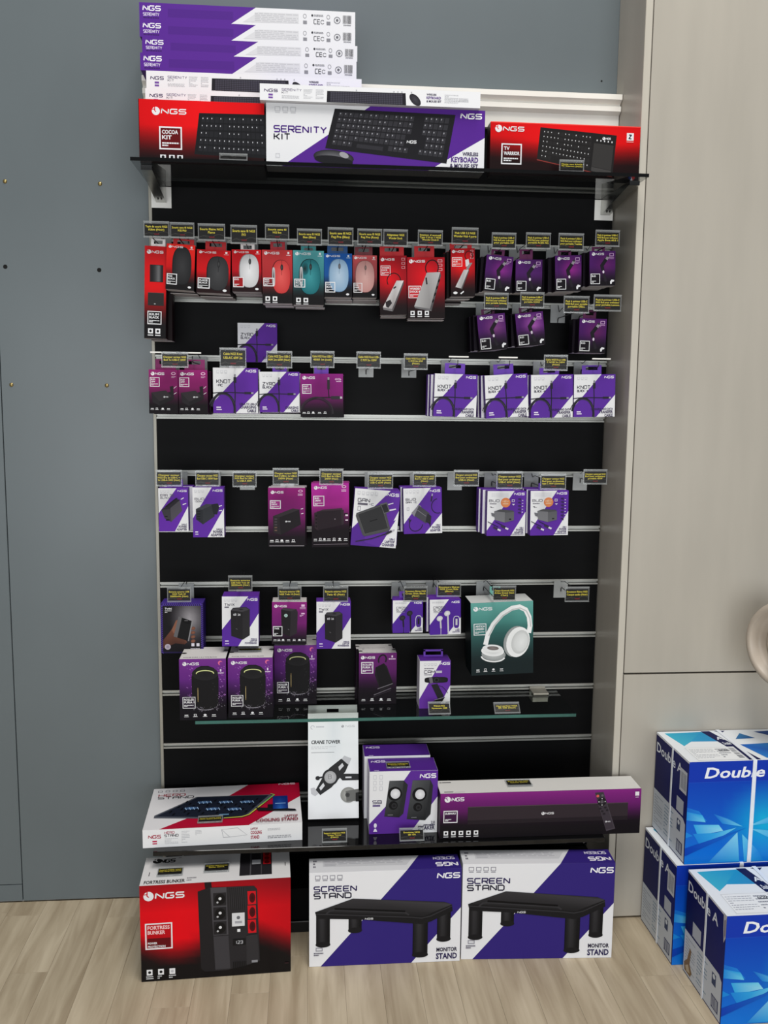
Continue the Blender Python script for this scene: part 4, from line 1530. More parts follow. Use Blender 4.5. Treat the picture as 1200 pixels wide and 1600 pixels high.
# --- power banks, speakers, ear wear, webcam
def art_hand(w, h):
    A = Art(w, h)
    A.rect(0, 0, 1, 1, (46, 36, 84))
    q = []
    for k in range(-16, 16):
        a = k / 16
        q.append([(0, a), (1, a + 1), (1, a + 1.02), (0, a + .02)])
    q2 = []
    for k in range(0, 26):
        t = k / 26
        for u in (0.0, .94):
            q2.append([(u, t), (u + .06, t + .03), (u + .06, t + .045), (u, t + .015)])
        if k < 20:
            q2.append([(t * 1.25, .0), (t * 1.25 + .02, 0), (t * 1.25 + .05, .05), (t * 1.25 + .03, .05)])
    A.many(q2, (96, 70, 170))
    A.grid(lambda u, v: mix((176, 172, 176), (30, 27, 32), math.hypot((u - .7) * 1.1, v - .28) * 1.7), .05, .05, .95, .97, 10, 10)
    A.tech('TWIK', .10, .09, .032, WHITE, width=.16, wt=.28)
    A.micro(.10, .14, .26, .20, 2, (226, 226, 228), .5, 2)
    # the hand: wrist from lower left, palm behind, finger tips on the right
    skin, skin2, skin3 = (150, 104, 84), (122, 80, 64), (92, 58, 48)
    A.poly([(.05, .74), (.22, .56), (.34, .42), (.46, .42), (.50, .62), (.62, .78), (.56, .82), (.34, .80), (.18, .86), (.05, .90)], [skin3, skin2, skin, skin, skin2, skin2, skin3, skin3, skin3, skin3])
    A.poly([(.26, .52), (.36, .34), (.44, .32), (.46, .42), (.36, .56), (.30, .60)], skin)
    for k in range(4):
        A.ell(.76, .50 + k * .085, .055, .040, skin2, skin, rot=-14)
    A.poly([(.42, .26), (.76, .36), (.66, .76), (.30, .66)], (30, 29, 31))
    A.poly([(.42, .26), (.50, .284), (.385, .685), (.30, .66)], (116, 114, 116))
    A.poly([(.73, .35), (.76, .36), (.66, .76), (.635, .752)], (150, 148, 150))
    A.poly([(.52, .30), (.70, .353), (.68, .42), (.505, .37)], (18, 17, 19))
    A.rect(.56, .335, .64, .35, (120, 118, 120))
    A.ell(.16, .87, .07, .07, (206, 196, 206), (150, 140, 160))
    for u in (.72, .84):
        A.rect(u, .80, u + .07, .86, (226, 222, 230))
    A.micro(.70, .90, .92, .95, 2, (226, 222, 230), .5, 3)
    return A


def bank_white(w, h):
    A = Art(w, h)
    diag(A, .72, .34, .44, .66, (100, 52, 166))
    A.poly([(0, .66), (.30, .42), (.44, 1), (0, 1)], (100, 52, 166))
    greyicons(A, .06, .05, 4, .06, (214, 214, 218))
    ngs(A, .965, .035, .05, (244, 242, 248), .27, right=True)
    A.tech('TWIX', .07, .14, .045, (64, 60, 76), width=.27, wt=.18, asp=1.3)
    A.rect(.07, .20, .19, .225, (110, 106, 120))
    A.poly([(.24, .28), (.30, .225), (.66, .21), (.76, .26), (.76, .78), (.56, .87), (.25, .79)], (52, 50, 53))
    A.poly([(.26, .28), (.31, .235), (.65, .22), (.74, .26), (.56, .31)], (78, 76, 80))
    A.poly([(.24, .28), (.56, .31), (.56, .87), (.25, .79)], (42, 40, 43))
    A.ell(.52, .255, .06, .018, (44, 42, 46))
    A.font('60', .31, .335, .045, (236, 236, 240), .02)
    A.font('26', .43, .34, .04, (236, 236, 240), .02)
    A.line([(.38, .64), (.42, .66)], .016, (110, 108, 112))
    rtext(A, ['20000mAh', 'LAPTOP', 'POWERBANK'], .84, .036, (76, 58, 112), .96)
    A.rect(.08, .88, .18, .905, (220, 206, 238))
    A.rect(.08, .94, .19, .955, (220, 206, 238))
    return A


def bank_magenta(w, h):
    A = Art(w, h)
    A.grid(magenta_black((152, 42, 134), (128, 36, 122), (24, 16, 26), .66), nx=4, ny=10)
    logo(A, .06, .07, .06, .36, WHITE, (152, 42, 134))
    for k in range(2):
        A.rect(.84, .06 + k * .20, .94, .11 + k * .18, (236, 200, 232))
        A.micro(.80, .13 + k * .18, .97, .18 + k * .18, 2, (236, 200, 232), .5, k)
    A.poly([(.26, .18), (.34, .14), (.70, .17), (.74, .24), (.72, .74), (.52, .82), (.28, .74)], (56, 50, 56))
    A.poly([(.26, .18), (.54, .22), (.52, .82), (.28, .74)], (40, 36, 40))
    A.poly([(.27, .18), (.34, .145), (.69, .175), (.54, .22)], (76, 70, 76))
    A.ell(.40, .32, .05, .05, (206, 232, 226), (150, 190, 186))
    A.line([(.46, .64), (.50, .66)], .016, (120, 116, 122))
    badge(A, .04, .58, .29, .80, ['TWIK'], (26, 20, 26), wd=.02)
    tinyicons(A, (.05, .16, .28, .44, .60, .75, .88), .88, .085)
    return A


def art_speaker(w, h):
    A = Art(w, h)
    A.grid(lambda u, v: mix(mix((128, 58, 150), (106, 44, 134), v / .4), (22, 16, 26), (v - .40 + .12 * abs(u - .5)) / .42), nx=6, ny=12)
    rnd = random.Random(3)
    q = []
    for k in range(46):
        t = rnd.uniform(.12, .62)
        u = rnd.choice((rnd.uniform(.14, .27), rnd.uniform(.82, .97)))
        l = rnd.uniform(.01, .035)
        q.append([(u, t), (u + l, t + l * .5), (u + l * .7, t + l * .7), (u - .004, t + .006)])
    A.many(q, (176, 120, 196))
    logo(A, .07, .055, .05, .35, WHITE, (128, 58, 150))
    A.ell(.88, .07, .05, .05, (230, 120, 160))
    A.ell(.90, .08, .04, .04, (128, 58, 150))
    A.rect(.87, .17, .90, .21, (236, 220, 240))
    A.micro(.82, .225, .95, .25, 1, (236, 220, 240), .6, 2)
    A.poly([(.26, .30), (.29, .22), (.36, .15), (.46, .115), (.62, .115), (.74, .15), (.81, .22), (.84, .30), (.83, .76), (.76, .81), (.60, .84), (.46, .84), (.33, .81), (.27, .76)], (28, 27, 29))
    A.ell(.55, .24, .28, .15, (42, 41, 43), (34, 33, 35))
    A.arc(.55, .235, .185, .062, 170, 370, .022, (200, 206, 130))
    A.arc(.55, .235, .185, .062, 180, 360, .010, (238, 242, 190))
    A.rect(.385, .47, .40, .70, (150, 130, 90))
    A.rect(.39, .50, .395, .67, (226, 206, 150))
    for k in range(3):
        A.ell(.72 + .03 * (k % 2), .40 + .05 * k, .012, .012, (52, 51, 54))
    q = []
    for k in range(70):
        a = rnd.uniform(-.2, 1.0) * math.pi
        u = .58 + math.cos(a) * rnd.uniform(.22, .40)
        t = .76 + abs(math.sin(a)) * rnd.uniform(.02, .10) - rnd.uniform(0, .22) * (u > .8)
        l = rnd.uniform(.008, .022)
        q.append([(u, t), (u + l, t + l * .3), (u + l * .6, t + l * .8)])
    A.many(q, (150, 144, 156))
    A.arc(.55, .80, .17, .045, 20, 160, .010, (170, 166, 176))
    badge(A, .07, .62, .33, .80, ['ROLLER', 'FURIA 1'], (60, 50, 66), wd=.012)
    tinyicons(A, (.10, .29, .50, .69), .90, .08)
    return A


def art_speaker_small(w, h):
    A = Art(w, h)
    A.grid(magenta_black((118, 42, 122), (104, 36, 110), (22, 14, 24), .50), nx=5, ny=10)
    logo(A, .05, .06, .055, .37, WHITE, (118, 42, 122))
    A.rect(.86, .05, .90, .09, (236, 216, 238))
    A.micro(.79, .11, .97, .14, 1, (236, 216, 238), .6, 2)
    badge(A, .07, .18, .37, .39, ['ROLLER', 'FURIA 1'], (120, 56, 122), wd=.02)
    A.arc(.62, .13, .10, .13, 130, 380, .04, (38, 32, 40), rot=15)
    A.poly([(.44, .28), (.66, .20), (.74, .26), (.92, .62), (.58, .76), (.42, .42)], (40, 36, 41))
    A.poly([(.44, .28), (.66, .20), (.90, .58), (.56, .70)], (28, 25, 29))
    A.line([(.50, .70), (.90, .60)], .012, (156, 150, 158))
    A.line([(.40, .82), (.86, .69)], .02, (120, 114, 122))
    A.line([(.38, .86), (.86, .73)], .012, (70, 64, 72))
    tinyicons(A, (.08, .31, .55, .76), .89, .09)
    return A


def art_webcam(w, h):
    A = Art(w, h)
    A.rect(0, 0, 1, 1, WHITE)
    A.poly([(.70, 0), (1, 0), (1, .52), (.62, 1), (0, 1), (0, .80)], (110, 58, 164))
    ngs(A, .97, .03, .055, (246, 244, 250), .31, right=True)
    greyicons(A, .14, .05, 4, .07, (206, 206, 212))
    A.micro(.15, .15, .46, .18, 1, (130, 126, 140), .6, 2)
    A.tech('CAM', .15, .20, .06, (64, 58, 78), width=.34, wt=.18, asp=1.3)
    A.rect(.52, .205, .72, .255, (200, 196, 210))
    A.micro(.15, .28, .40, .31, 1, (120, 116, 130), .6, 3)
    A.ell(.54, .40, .38, .095, (30, 29, 32), (48, 47, 50), power=4)
    A.ell(.55, .40, .105, .105, (14, 13, 15), (90, 90, 98))
    A.ell(.55, .40, .05, .05, (18, 18, 22))
    A.poly([(.30, .36), (.40, .33), (.44, .46), (.34, .47)], (120, 116, 124))
    A.poly([(.38, .50), (.58, .48), (.80, .74), (.62, .82), (.50, .66)], (44, 43, 47))
    A.poly([(.30, .92), (.62, .78), (.84, .76), (.74, .86), (.46, .99)], (28, 27, 30))
    A.line([(.60, .52), (.74, .54), (.86, .62), (.92, .68)], .016, (40, 36, 48))
    A.line([(.50, .82), (.80, .77)], .02, (150, 146, 154))
    rtext(A, ['1080P', 'WEBCAM'], .86, .04, (84, 66, 120), .97)
    return A


def ear_art(dark):
    def make(w, h):
        A = Art(w, h)
        diag(A, .62, .52, .56, .72, (92, 48, 164))
        A.micro(.08, .06, .46, .13, 1, (214, 214, 218), .7, 4)
        ngs(A, .95, .05, .06, (246, 244, 250), .24, right=True)
        A.tech('CROSS', .12, .20, .055, (84, 80, 96), width=.38, wt=.2, asp=1.3)
        A.tech('SLIDE', .12, .28, .055, (84, 80, 96), width=.32, wt=.2, asp=1.3)
        A.micro(.12, .36, .40, .39, 1, (130, 126, 140), .6, 3)
        c1, c2 = ((40, 38, 44), (70, 68, 76)) if dark else ((214, 212, 218), (250, 250, 252))
        for cu, cv, L in ((.32, .54, .82), (.56, .40, .95)):
            A.line([(cu + .02, cv), (cu + .04, L)], .05, c1)
            A.line([(cu + .04, L - .02), (cu + .04, 1.0)], .018, c1)
            A.ell(cu, cv, .10, .085, c1, c2, rot=-25)
        A.ell(.86, .66, .105, .21, WHITE, power=3.2)
        A.ell(.86, .66, .09, .19, (86, 46, 150), power=3.2)
        A.line([(.86, .56), (.86, .74)], .06, c1)
        rtext(A, ['USB-C', 'STEREO', 'EARPHONES'], .84, .035, (84, 66, 120), .97)
        return A
    return make


def art_headphones(w, h):
    A = Art(w, h)
    A.grid(lambda u, v: mix(mix((112, 176, 168), (72, 136, 130), v / .4), (30, 44, 46), (v - .25) / .55), nx=4, ny=12)
    logo(A, .04, .06, .05, .30, WHITE, (96, 162, 156))
    badge(A, .05, .29, .24, .44, ['ARTICA', 'GREED'], (70, 130, 126), wd=.012)
    c, hi, sh = (206, 208, 208), (246, 247, 247), (160, 164, 164)
    # head band as a tapering hoop
    P = [(.23, .58), (.27, .44), (.36, .30), (.50, .17), (.66, .09), (.78, .075), (.88, .12), (.935, .22), (.95, .34), (.93, .44)]
    A.line(P, .075, hi)
    A.line([(u + .012, v + .018) for u, v in P[1:-1]], .02, c)
    A.ell(.36, .72, .195, .10, sh, c, rot=6)
    A.ell(.345, .67, .185, .085, hi, c, rot=6)
    A.ell(.345, .635, .165, .065, (238, 239, 239), rot=6)
    A.ell(.35, .63, .095, .032, (120, 112, 110), (150, 142, 140), rot=6)
    A.arc(.35, .74, .19, .09, 10, 170, .022, hi, rot=6)
    A.ell(.71, .55, .185, .255, sh, c, rot=16)
    A.ell(.755, .56, .185, .25, hi, (228, 230, 230), rot=16)
    A.ell(.79, .56, .14, .195, c, (244, 245, 245), rot=16)
    A.ell(.81, .565, .10, .15, (222, 224, 224), (236, 238, 238), rot=16)
    tinyicons(A, (.08, .20, .33, .46), .91, .05)
    return A


def art_phone_mount(w, h):
    A = Art(w, h)
    A.grid(lambda u, v: mix((246, 247, 249), (222, 228, 234), max(0, .5 - abs(u - .52) * 2.5) * (1 - v)), nx=10, ny=4)
    swirl(A, .66, .035, .028, (176, 176, 180), (244, 244, 246))
    A.tech('NGS', .75, .04, .018, (196, 196, 200), width=.18, wt=.16, asp=1.4)
    A.arc(.09, .055, .035, .035, 90, 360, .012, (206, 206, 212))
    A.micro(.16, .045, .32, .065, 1, (206, 206, 212), .6, 2)
    A.tech('CRANE TOWER', .06, .19, .036, (50, 50, 56), width=.58, wt=.24, asp=.8, shear=.12)
    A.micro(.06, .255, .55, .29, 2, (222, 222, 226), .4, 3)
    A.rect(.06, .315, .52, .319, (150, 150, 156))
    ink, grip = (52, 52, 54), (206, 206, 210)
    A.poly([(.67, .385), (.72, .355), (.86, .385), (.80, .46), (.76, .44)], grip)
    A.poly([(.05, .685), (.12, .675), (.22, .73), (.14, .765), (.06, .74)], grip)
    A.poly([(.28, .58), (.42, .48), (.66, .385), (.80, .45), (.74, .52), (.60, .60), (.46, .68), (.24, .755), (.15, .70)], ink)
    A.ell(.44, .575, .16, .16, ink)
    A.poly([(.60, .47), (.68, .43), (.71, .46), (.62, .51)], (220, 220, 224))
    A.poly([(.22, .68), (.30, .63), (.33, .66), (.25, .71)], (226, 226, 230))
    A.ell(.44, .575, .12, .12, (176, 176, 178), (206, 206, 208))
    A.tech('B', .40, .55, .04, (150, 150, 152), width=.06, wt=.2)
    A.poly([(.66, .54), (1, .545), (1, .61), (.68, .61), (.62, .575)], ink)
    A.rect(.74, .572, .86, .588, (220, 220, 224))
    A.ell(.19, .58, .045, .04, ink)
    A.line([(.19, .58), (.30, .57)], .03, ink)
    A.ell(.80, .76, .16, .15, (150, 150, 146), (196, 196, 192))
    A.poly([(.74, .72), (1, .70), (1, .82), (.76, .83)], (120, 120, 118))
    A.poly([(.94, .74), (1, .735), (1, .83), (.94, .83)], (40, 40, 40))
    A.ell(.78, .76, .045, .045, (84, 84, 84), (60, 60, 60))
    return A


def art_desktop_speakers(w, h):
    A = Art(w, h)
    A.rect(0, 0, 1, 1, WHITE)
    A.poly([(.60, 0), (1, 0), (1, .42), (.60, 1), (0, 1), (0, .84), (.24, .56)], (104, 54, 160))
    ngs(A, .965, .05, .07, (246, 244, 250), .225, right=True)
    for r in range(3):
        for c in range(2):
            A.frame(.06 + c * .09, .06 + r * .09, .10 + c * .09, .12 + r * .09, .006, (208, 208, 214))
    A.tech('SB', .05, .46, .05, (72, 60, 96), width=.13, wt=.2, asp=1.4)
    A.rect(.05, .53, .16, .56, (120, 106, 150))
    def spk(F, Sd):
        A.poly(Sd, (52, 53, 56))
        A.poly(F, [(96, 98, 100), (74, 76, 79), (38, 39, 41), (58, 60, 62)])
        for (a, b2, r) in ((.5, .36, .105), (.5, .68, .065)):
            c = lerp2(F, a, b2)
            A.ell(c[0], c[1], r, r * 1.02, (26, 26, 28), (20, 20, 22))
            if r > .1:
                A.ell(c[0] + .008, c[1], r * .68, r * .72, (214, 214, 218), (244, 244, 246))
            else:
                A.ell(c[0] + .012, c[1] + .006, r * .6, r * .62, (60, 60, 63), (16, 16, 18))
        c = lerp2(F, .35, .95)
        A.micro(c[0] - .03, c[1] - .006, c[0] + .05, c[1] + .006, 1, (150, 150, 154), .8, 2)
    spk([(.29, .15), (.50, .15), (.44, .74), (.22, .72)], [(.50, .15), (.56, .22), (.50, .68), (.44, .74)])
    spk([(.63, .15), (.89, .15), (.82, .80), (.55, .77)], [(.89, .15), (.93, .24), (.90, .70), (.82, .80)])
    rtext(A, ['2.0', 'SPEAKER'], .81, .062, (50, 40, 80), .965, 1.7)
    A.micro(.80, .865, .965, .885, 1, (50, 40, 80), .9, 3)
    A.ell(.09, .86, .022, .035, (236, 230, 244))
    A.poly([(.06, .96), (.12, .96), (.10, .91), (.08, .91)], (236, 230, 244))
    return A


def art_soundbar(w, h):
    A = Art(w, h)
    A.grid(lambda u, v: mix(mix((146, 46, 140), (112, 34, 112), v / .35 * (1.4 - u * .5)), (24, 18, 24), (v - .36) / .36), nx=10, ny=10)
    logo(A, .02, .08, .10, .095, WHITE, (140, 40, 134))
    badge(A, .018, .385, .083, .635, ['SUBWAY'], (70, 30, 72), wd=.004)
    A.poly([(.135, .30), (.935, .30), (.935, .32), (.135, .33)], (96, 76, 88))
    A.rect(.135, .315, .935, .69, (60, 50, 56))
    A.rect(.135, .60, .935, .69, (44, 36, 42))
    logo(A, .50, .465, .055, .062, (232, 230, 232), (60, 50, 56))
    A.poly([(.765, .065), (.808, .055), (.875, .88), (.83, .93)], (84, 76, 84))
    A.poly([(.768, .07), (.806, .062), (.868, .86), (.83, .90)], (72, 64, 72))
    A.ell(.780, .14, .007, .007, (226, 110, 100))
    A.ell(.803, .13, .006, .006, (110, 104, 112))
    A.ell(.802, .27, .022, .022, (40, 36, 40))
    A.ell(.802, .27, .009, .009, (96, 90, 96))
    for u, v in ((.787, .27), (.818, .265), (.802, .20), (.803, .34)):
        A.rect(u - .002, v - .012, u + .002, v + .012, (230, 228, 230))
    for u, v in ((.795, .42), (.82, .40), (.805, .48), (.83, .46), (.815, .54)):
        A.ell(u, v, .007, .005, (48, 42, 48))
    logo(A, .822, .70, .03, .026, (230, 228, 230), (72, 64, 72))
    icons(A, (.018, .055, .092, .129, .166), .82, .022, .095)
    A.rect(.968, .06, .988, .15, (240, 236, 240))
    A.rect(.970, .175, .986, .19, (230, 200, 230))
    return A


def art_ups(w, h):
    A = Art(w, h)
    def fn(u, v):
        c = mix((236, 6, 28), (150, 8, 28), max(0, .28 - v) * 2.6 + abs(u - .25) * .35 + max(0, u - .75) * .5)
        return mix(c, (22, 18, 20), (v - .50 - .10 * math.sin(u * 7)) / .26)
    A.grid(fn, nx=16, ny=14)
    logo(A, .025, .075, .075, .265, WHITE, (206, 8, 28))
    badge(A, .035, .40, .205, .66, [], (196, 10, 28), wd=.009, small=1)
    A.rect(.044, .55, .196, .65, (110, 10, 22))
    A.tech('FORTRESS', .047, .42, .038, (250, 210, 210), width=.145, wt=.3, asp=.8)
    A.tech('BUNKER', .047, .47, .038, (250, 210, 210), width=.115, wt=.3, asp=.8)
    A.tech('POWER', .047, .59, .022, WHITE, width=.062, wt=.3, asp=.8)
    A.tech('PROTECTION', .047, .625, .022, WHITE, width=.115, wt=.3, asp=.8)
    for i, u in enumerate((.035, .11, .185)):
        A.rect(u, .875, u + .038, .935, WHITE)
        A.ell(u + .019, .905, .010, .010, (30, 30, 32) if i != 2 else (200, 200, 204))
        A.micro(u - .004, .945, u + .044, .985, 2, (220, 220, 222), .5, i)
    # the unit
    A.poly([(.425, .0), (.47, .0), (.475, .07), (.43, .07)], (40, 26, 30))
    A.poly([(.38, .09), (.46, .055), (.755, .065), (.775, .10), (.79, .86), (.70, .90), (.56, .935), (.42, .935), (.395, .90)], (50, 48, 51))
    A.poly([(.38, .09), (.46, .055), (.48, .56), (.49, .93), (.42, .935), (.395, .90)], (40, 38, 41))
    A.poly([(.465, .06), (.57, .06), (.58, .56), (.48, .56)], (86, 84, 88))
    A.poly([(.48, .57), (.58, .57), (.59, .92), (.49, .92)], (72, 70, 74))
    A.poly([(.585, .06), (.69, .065), (.70, .32), (.59, .32)], (58, 56, 59))
    A.many([[(.59 + k * .013, .07), (.595 + k * .013, .07), (.602 + k * .013, .31), (.597 + k * .013, .31)] for k in range(8)], (28, 27, 29))
    for k in range(3):
        v = .115 + k * .15
        A.rect(.482, v, .568, v + .135, (46, 44, 47))
        A.ell(.527, v + .068, .036, .040, (24, 23, 25), (14, 13, 15))
        A.ell(.527, v + .062, .010, .010, (226, 226, 228))
        A.ell(.51, v + .10, .007, .007, (200, 200, 202))
        A.poly([(.71, v), (.765, v + .002), (.768, v + .14), (.713, v + .142)], (214, 26, 40))
        A.ell(.742, v + .072, .020, .036, (96, 10, 22), (66, 8, 18))
    A.rect(.605, .335, .69, .475, (226, 226, 228))
    A.ell(.648, .385, .012, .012, (120, 120, 126))
    A.rect(.625, .42, .672, .445, (176, 176, 182))
    A.rect(.64, .505, .66, .535, (240, 240, 242))
    A.rect(.61, .61, .695, .675, (30, 29, 31))
    A.tech('123', .63, .63, .03, (190, 190, 194), width=.045, wt=.2)
    A.many([[(.61 + k * .012, .85), (.616 + k * .012, .85), (.616 + k * .012, .93), (.61 + k * .012, .93)] for k in range(8)], (26, 25, 27))
    A.poly([(.70, .58), (.775, .57), (.785, .86), (.70, .89)], (60, 58, 61))
    A.rect(.735, .845, .775, .87, (150, 150, 154))
    A.rect(.96, .895, .985, .905, (66, 40, 46))
    return A


def art_ups_top(w, h):
    A = Art(w, h)
    A.rect(0, 0, 1, 1, (232, 230, 230))
    swirl(A, .05, .06, .17, (30, 28, 30), (232, 230, 230))
    ngs(A, .10, .08, .14, (34, 32, 34), .10)
    A.micro(.225, .05, .26, .09, 1, (130, 128, 130), .6, 1)
    A.tech('FORTRESS BUNKER', .025, .84, .11, (50, 48, 52), width=.27, wt=.3, asp=.9)
    A.micro(.305, .80, .37, .95, 2, (150, 148, 152), .5, 2)
    A.rect(.655, .0, .875, .85, (46, 44, 48))
    A.rect(.725, .0, .733, .85, (96, 94, 98))
    A.rect(.80, .0, .806, .85, (84, 82, 86))
    A.rect(.738, .30, .798, .46, (206, 206, 210))
    for k in range(3):
        A.rect(.815, .03 + k * .155, .868, .17 + k * .155, (206, 30, 40))
        A.ell(.842, .10 + k * .155, .018, .022, (110, 12, 22))
    A.rect(.045, .55, .05, .68, (90, 88, 92))
    A.rect(.965, .45, .97, .58, (90, 88, 92))
    return A


def art_riser(w, h):
    A = Art(w, h)
    A.rect(0, 0, 1, 1, (240, 240, 243))
    A.poly([(.64, 0), (1, 0), (1, .42), (.675, 1), (.075, 1), (.36, .50)], INDIGO)
    ngs(A, .985, .045, .06, (248, 247, 252), .145, right=True)
    greyicons(A, .04, .035, 4, .030, (150, 148, 158))
    A.tech('SCREEN', .032, .150, .052, (60, 50, 98), width=.275, wt=.24, asp=1.45)
    A.tech('STAND', .032, .222, .052, (40, 36, 60), width=.24, wt=.24, asp=1.45)
    k1, k2, k3 = (34, 33, 35), (22, 21, 23), (62, 61, 64)
    for cu, v0, v1, r in ((.30, .50, .625, .043), (.888, .42, .755, .045), (.09, .45, .765, .045), (.732, .54, .915, .050)):
        A.rect(cu - r, v0, cu + r, v1, k2)
        A.grid(lambda u, v: mix(mix((28, 27, 29), (70, 69, 72), 1 - abs(u - .4) * 2.4), (24, 23, 25), v * .3), cu - r * .92, v0, cu + r * .92, v1, 6, 1)
        A.ell(cu, v1, r * 1.08, .020, k1)
    A.poly([(.038, .415), (.285, .285), (.89, .355), (.94, .385), (.945, .455), (.80, .56), (.74, .585), (.66, .57), (.30, .505), (.05, .485)], k1)
    A.poly([(.038, .415), (.285, .285), (.89, .355), (.94, .385), (.79, .475), (.75, .50), (.66, .485), (.10, .42)], [(48, 47, 49), (66, 64, 67), (50, 49, 51), (74, 72, 75), (46, 45, 47), (42, 41, 43), (40, 39, 41), (46, 45, 47)])
    A.line([(.11, .44), (.135, .405), (.165, .40), (.63, .455), (.655, .48)], .011, k3)
    A.line([(.045, .435), (.66, .505), (.74, .52), (.80, .50), (.94, .40)], .007, k3)
    A.line([(.165, .385), (.63, .44)], .013, (18, 17, 19))
    ngs(A, .365, .495, .020, (226, 226, 228), .052)
    A.tech('MONITOR', .98, .845, .042, (44, 38, 66), wt=.24, asp=.62, right=True)
    A.tech('STAND', .98, .905, .062, (50, 40, 92), wt=.24, asp=.62, right=True)
    A.frame(.045, .80, .085, .83, .005, (160, 158, 168))
    A.micro(.03, .85, .095, .89, 2, (110, 106, 122), .6, 2)
    return A


def art_riser_top(w, h):
    A = Art(w, h)
    A.rect(0, 0, 1, 1, (232, 232, 235))
    A.poly([(.735, 0), (1, 0), (1, 1), (.64, 1)], (62, 45, 132))
    A.micro(.025, .15, .07, .75, 3, (120, 118, 128), .6, 1)
    A.poly([(.09, .18), (.69, .16), (.64, .66), (.09, .62)], (214, 214, 218))
    A.micro(.10, .22, .62, .62, 4, (190, 190, 196), .5, 4)
    A.tech('SCREEN', .83, .16, .18, (226, 222, 240), width=.14, wt=.2, asp=1.4, flip=True)
    ngs(A, .84, .55, .28, (246, 244, 252), .14, flip=True)
    return A


def art_cooler_top(w, h):
    A = Art(w, h)
    CR = (190, 20, 62)
    A.rect(0, 0, 1, 1, (236, 234, 236))
    A.poly([(.645, 0), (1, 0), (1, .36), (.66, 1), (.10, 1), (.32, .70)], CR)
    A.tech('NGS', .86, .0, .035, (230, 210, 220), width=.11, wt=.3, asp=1.3)
    for k in range(4):
        A.frame(.035 + k * .05, .06, .06 + k * .05, .10, .004, (130, 128, 134))
    A.tech('HERO', .045, .155, .055, (176, 24, 60), width=.175, wt=.2, asp=1.4)
    A.tech('STAND', .045, .225, .055, (56, 52, 60), width=.235, wt=.2, asp=1.4)
    A.poly([(.30, .26), (.80, .285), (.825, .32), (.66, .78), (.615, .825), (.50, .83), (.05, .74), (.05, .68), (.22, .40)], (96, 100, 110))
    A.poly([(.31, .275), (.79, .30), (.64, .76), (.58, .80), (.50, .80), (.06, .70)], (34, 40, 56))
    for i in range(6):
        for j in range(12):
            a, b2 = (i + .5) / 6, (j + .5) / 12
            u = .16 + .56 * b2 + .14 * (.5 - a)
            v = .32 + a * .36 + .02 * b2
            if (i + j) % 2 == 0:
                A.poly([(u, v), (u + .012, v), (u + .002, v + .045), (u - .010, v + .045)], (16, 18, 26))
    for cu, cv in ((.36, .42), (.50, .44), (.64, .46), (.28, .56), (.42, .60), (.56, .63)):
        A.ell(cu, cv, .05, .022, (44, 60, 92), (112, 150, 196))
        for t in range(4):
            A.line([(cu - .04 + t * .026, cv - .02), (cu - .03 + t * .026, cv + .035)], .005, (176, 206, 236))
    A.line([(.825, .32), (.66, .78), (.615, .825), (.50, .835)], .010, (206, 206, 80))
    A.line([(.80, .285), (.825, .32), (.74, .55)], .008, (120, 196, 110))
    A.poly([(.47, .74), (.53, .74), (.53, .77), (.46, .77)], (110, 150, 180))
    A.poly([(.70, .62), (.86, .66), (.96, .70), (.97, .74), (.72, .70)], (34, 34, 40))
    A.poly([(.78, .56), (.85, .56), (.83, .68), (.78, .66)], (30, 30, 36))
    A.grid(lambda u, v: mix((22, 52, 128), (60, 120, 200), (1 - abs(u - .5) * 2) * v), .815, .36, .915, .68, 4, 4)
    A.rect(.83, .54, .90, .555, (160, 200, 240))
    A.tech('LAPTOP', .975, .83, .045, (150, 24, 58), wt=.26, asp=.9, right=True, width=.085)
    A.tech('COOLING STAND', .975, .895, .065, (150, 24, 58), wt=.26, asp=.9, right=True, width=.27)
    return A


def art_cooler_side(w, h):
    A = Art(w, h)
    A.rect(0, 0, 1, 1, (240, 240, 241))
    ngs(A, .035, .30, .20, (176, 30, 70), .075)
    A.rect(.06, .62, .088, .70, (200, 60, 96))
    A.rect(.06, .75, .088, .82, (200, 60, 96))
    A.tech('HERO', .135, .14, .12, (176, 60, 90), width=.06, wt=.2, asp=1.3)
    A.tech('STAND', .135, .30, .13, (70, 62, 70), width=.085, wt=.2, asp=1.3)
    A.micro(.135, .52, .22, .86, 5, (200, 200, 204), .4, 2)
    A.micro(.24, .15, .29, .85, 8, (200, 200, 204), .4, 3)
    A.micro(.325, .15, .365, .45, 4, (200, 200, 204), .4, 4)
    A.line([(.49, .18), (.59, .12), (.65, .55), (.54, .62)], .0022, (170, 170, 176), True)
    A.line([(.49, .18), (.50, .62), (.54, .62)], .0022, (170, 170, 176))
    A.tech('LAPTOP', .672, .16, .11, (150, 30, 60), width=.045, wt=.26, asp=.7)
    A.tech('COOLING', .672, .33, .19, (176, 40, 70), width=.07, wt=.22, asp=.7)
    A.tech('STAND', .672, .60, .19, (176, 40, 70), width=.055, wt=.22, asp=.7)
    A.micro(.78, .25, .86, .40, 2, (190, 190, 194), .35, 5)
    A.micro(.78, .66, .93, .85, 2, (170, 170, 174), .5, 6)
    return A


# --- copy paper cartons
def shards(A, P, col):
    for q in P:
        A.poly(q, col)


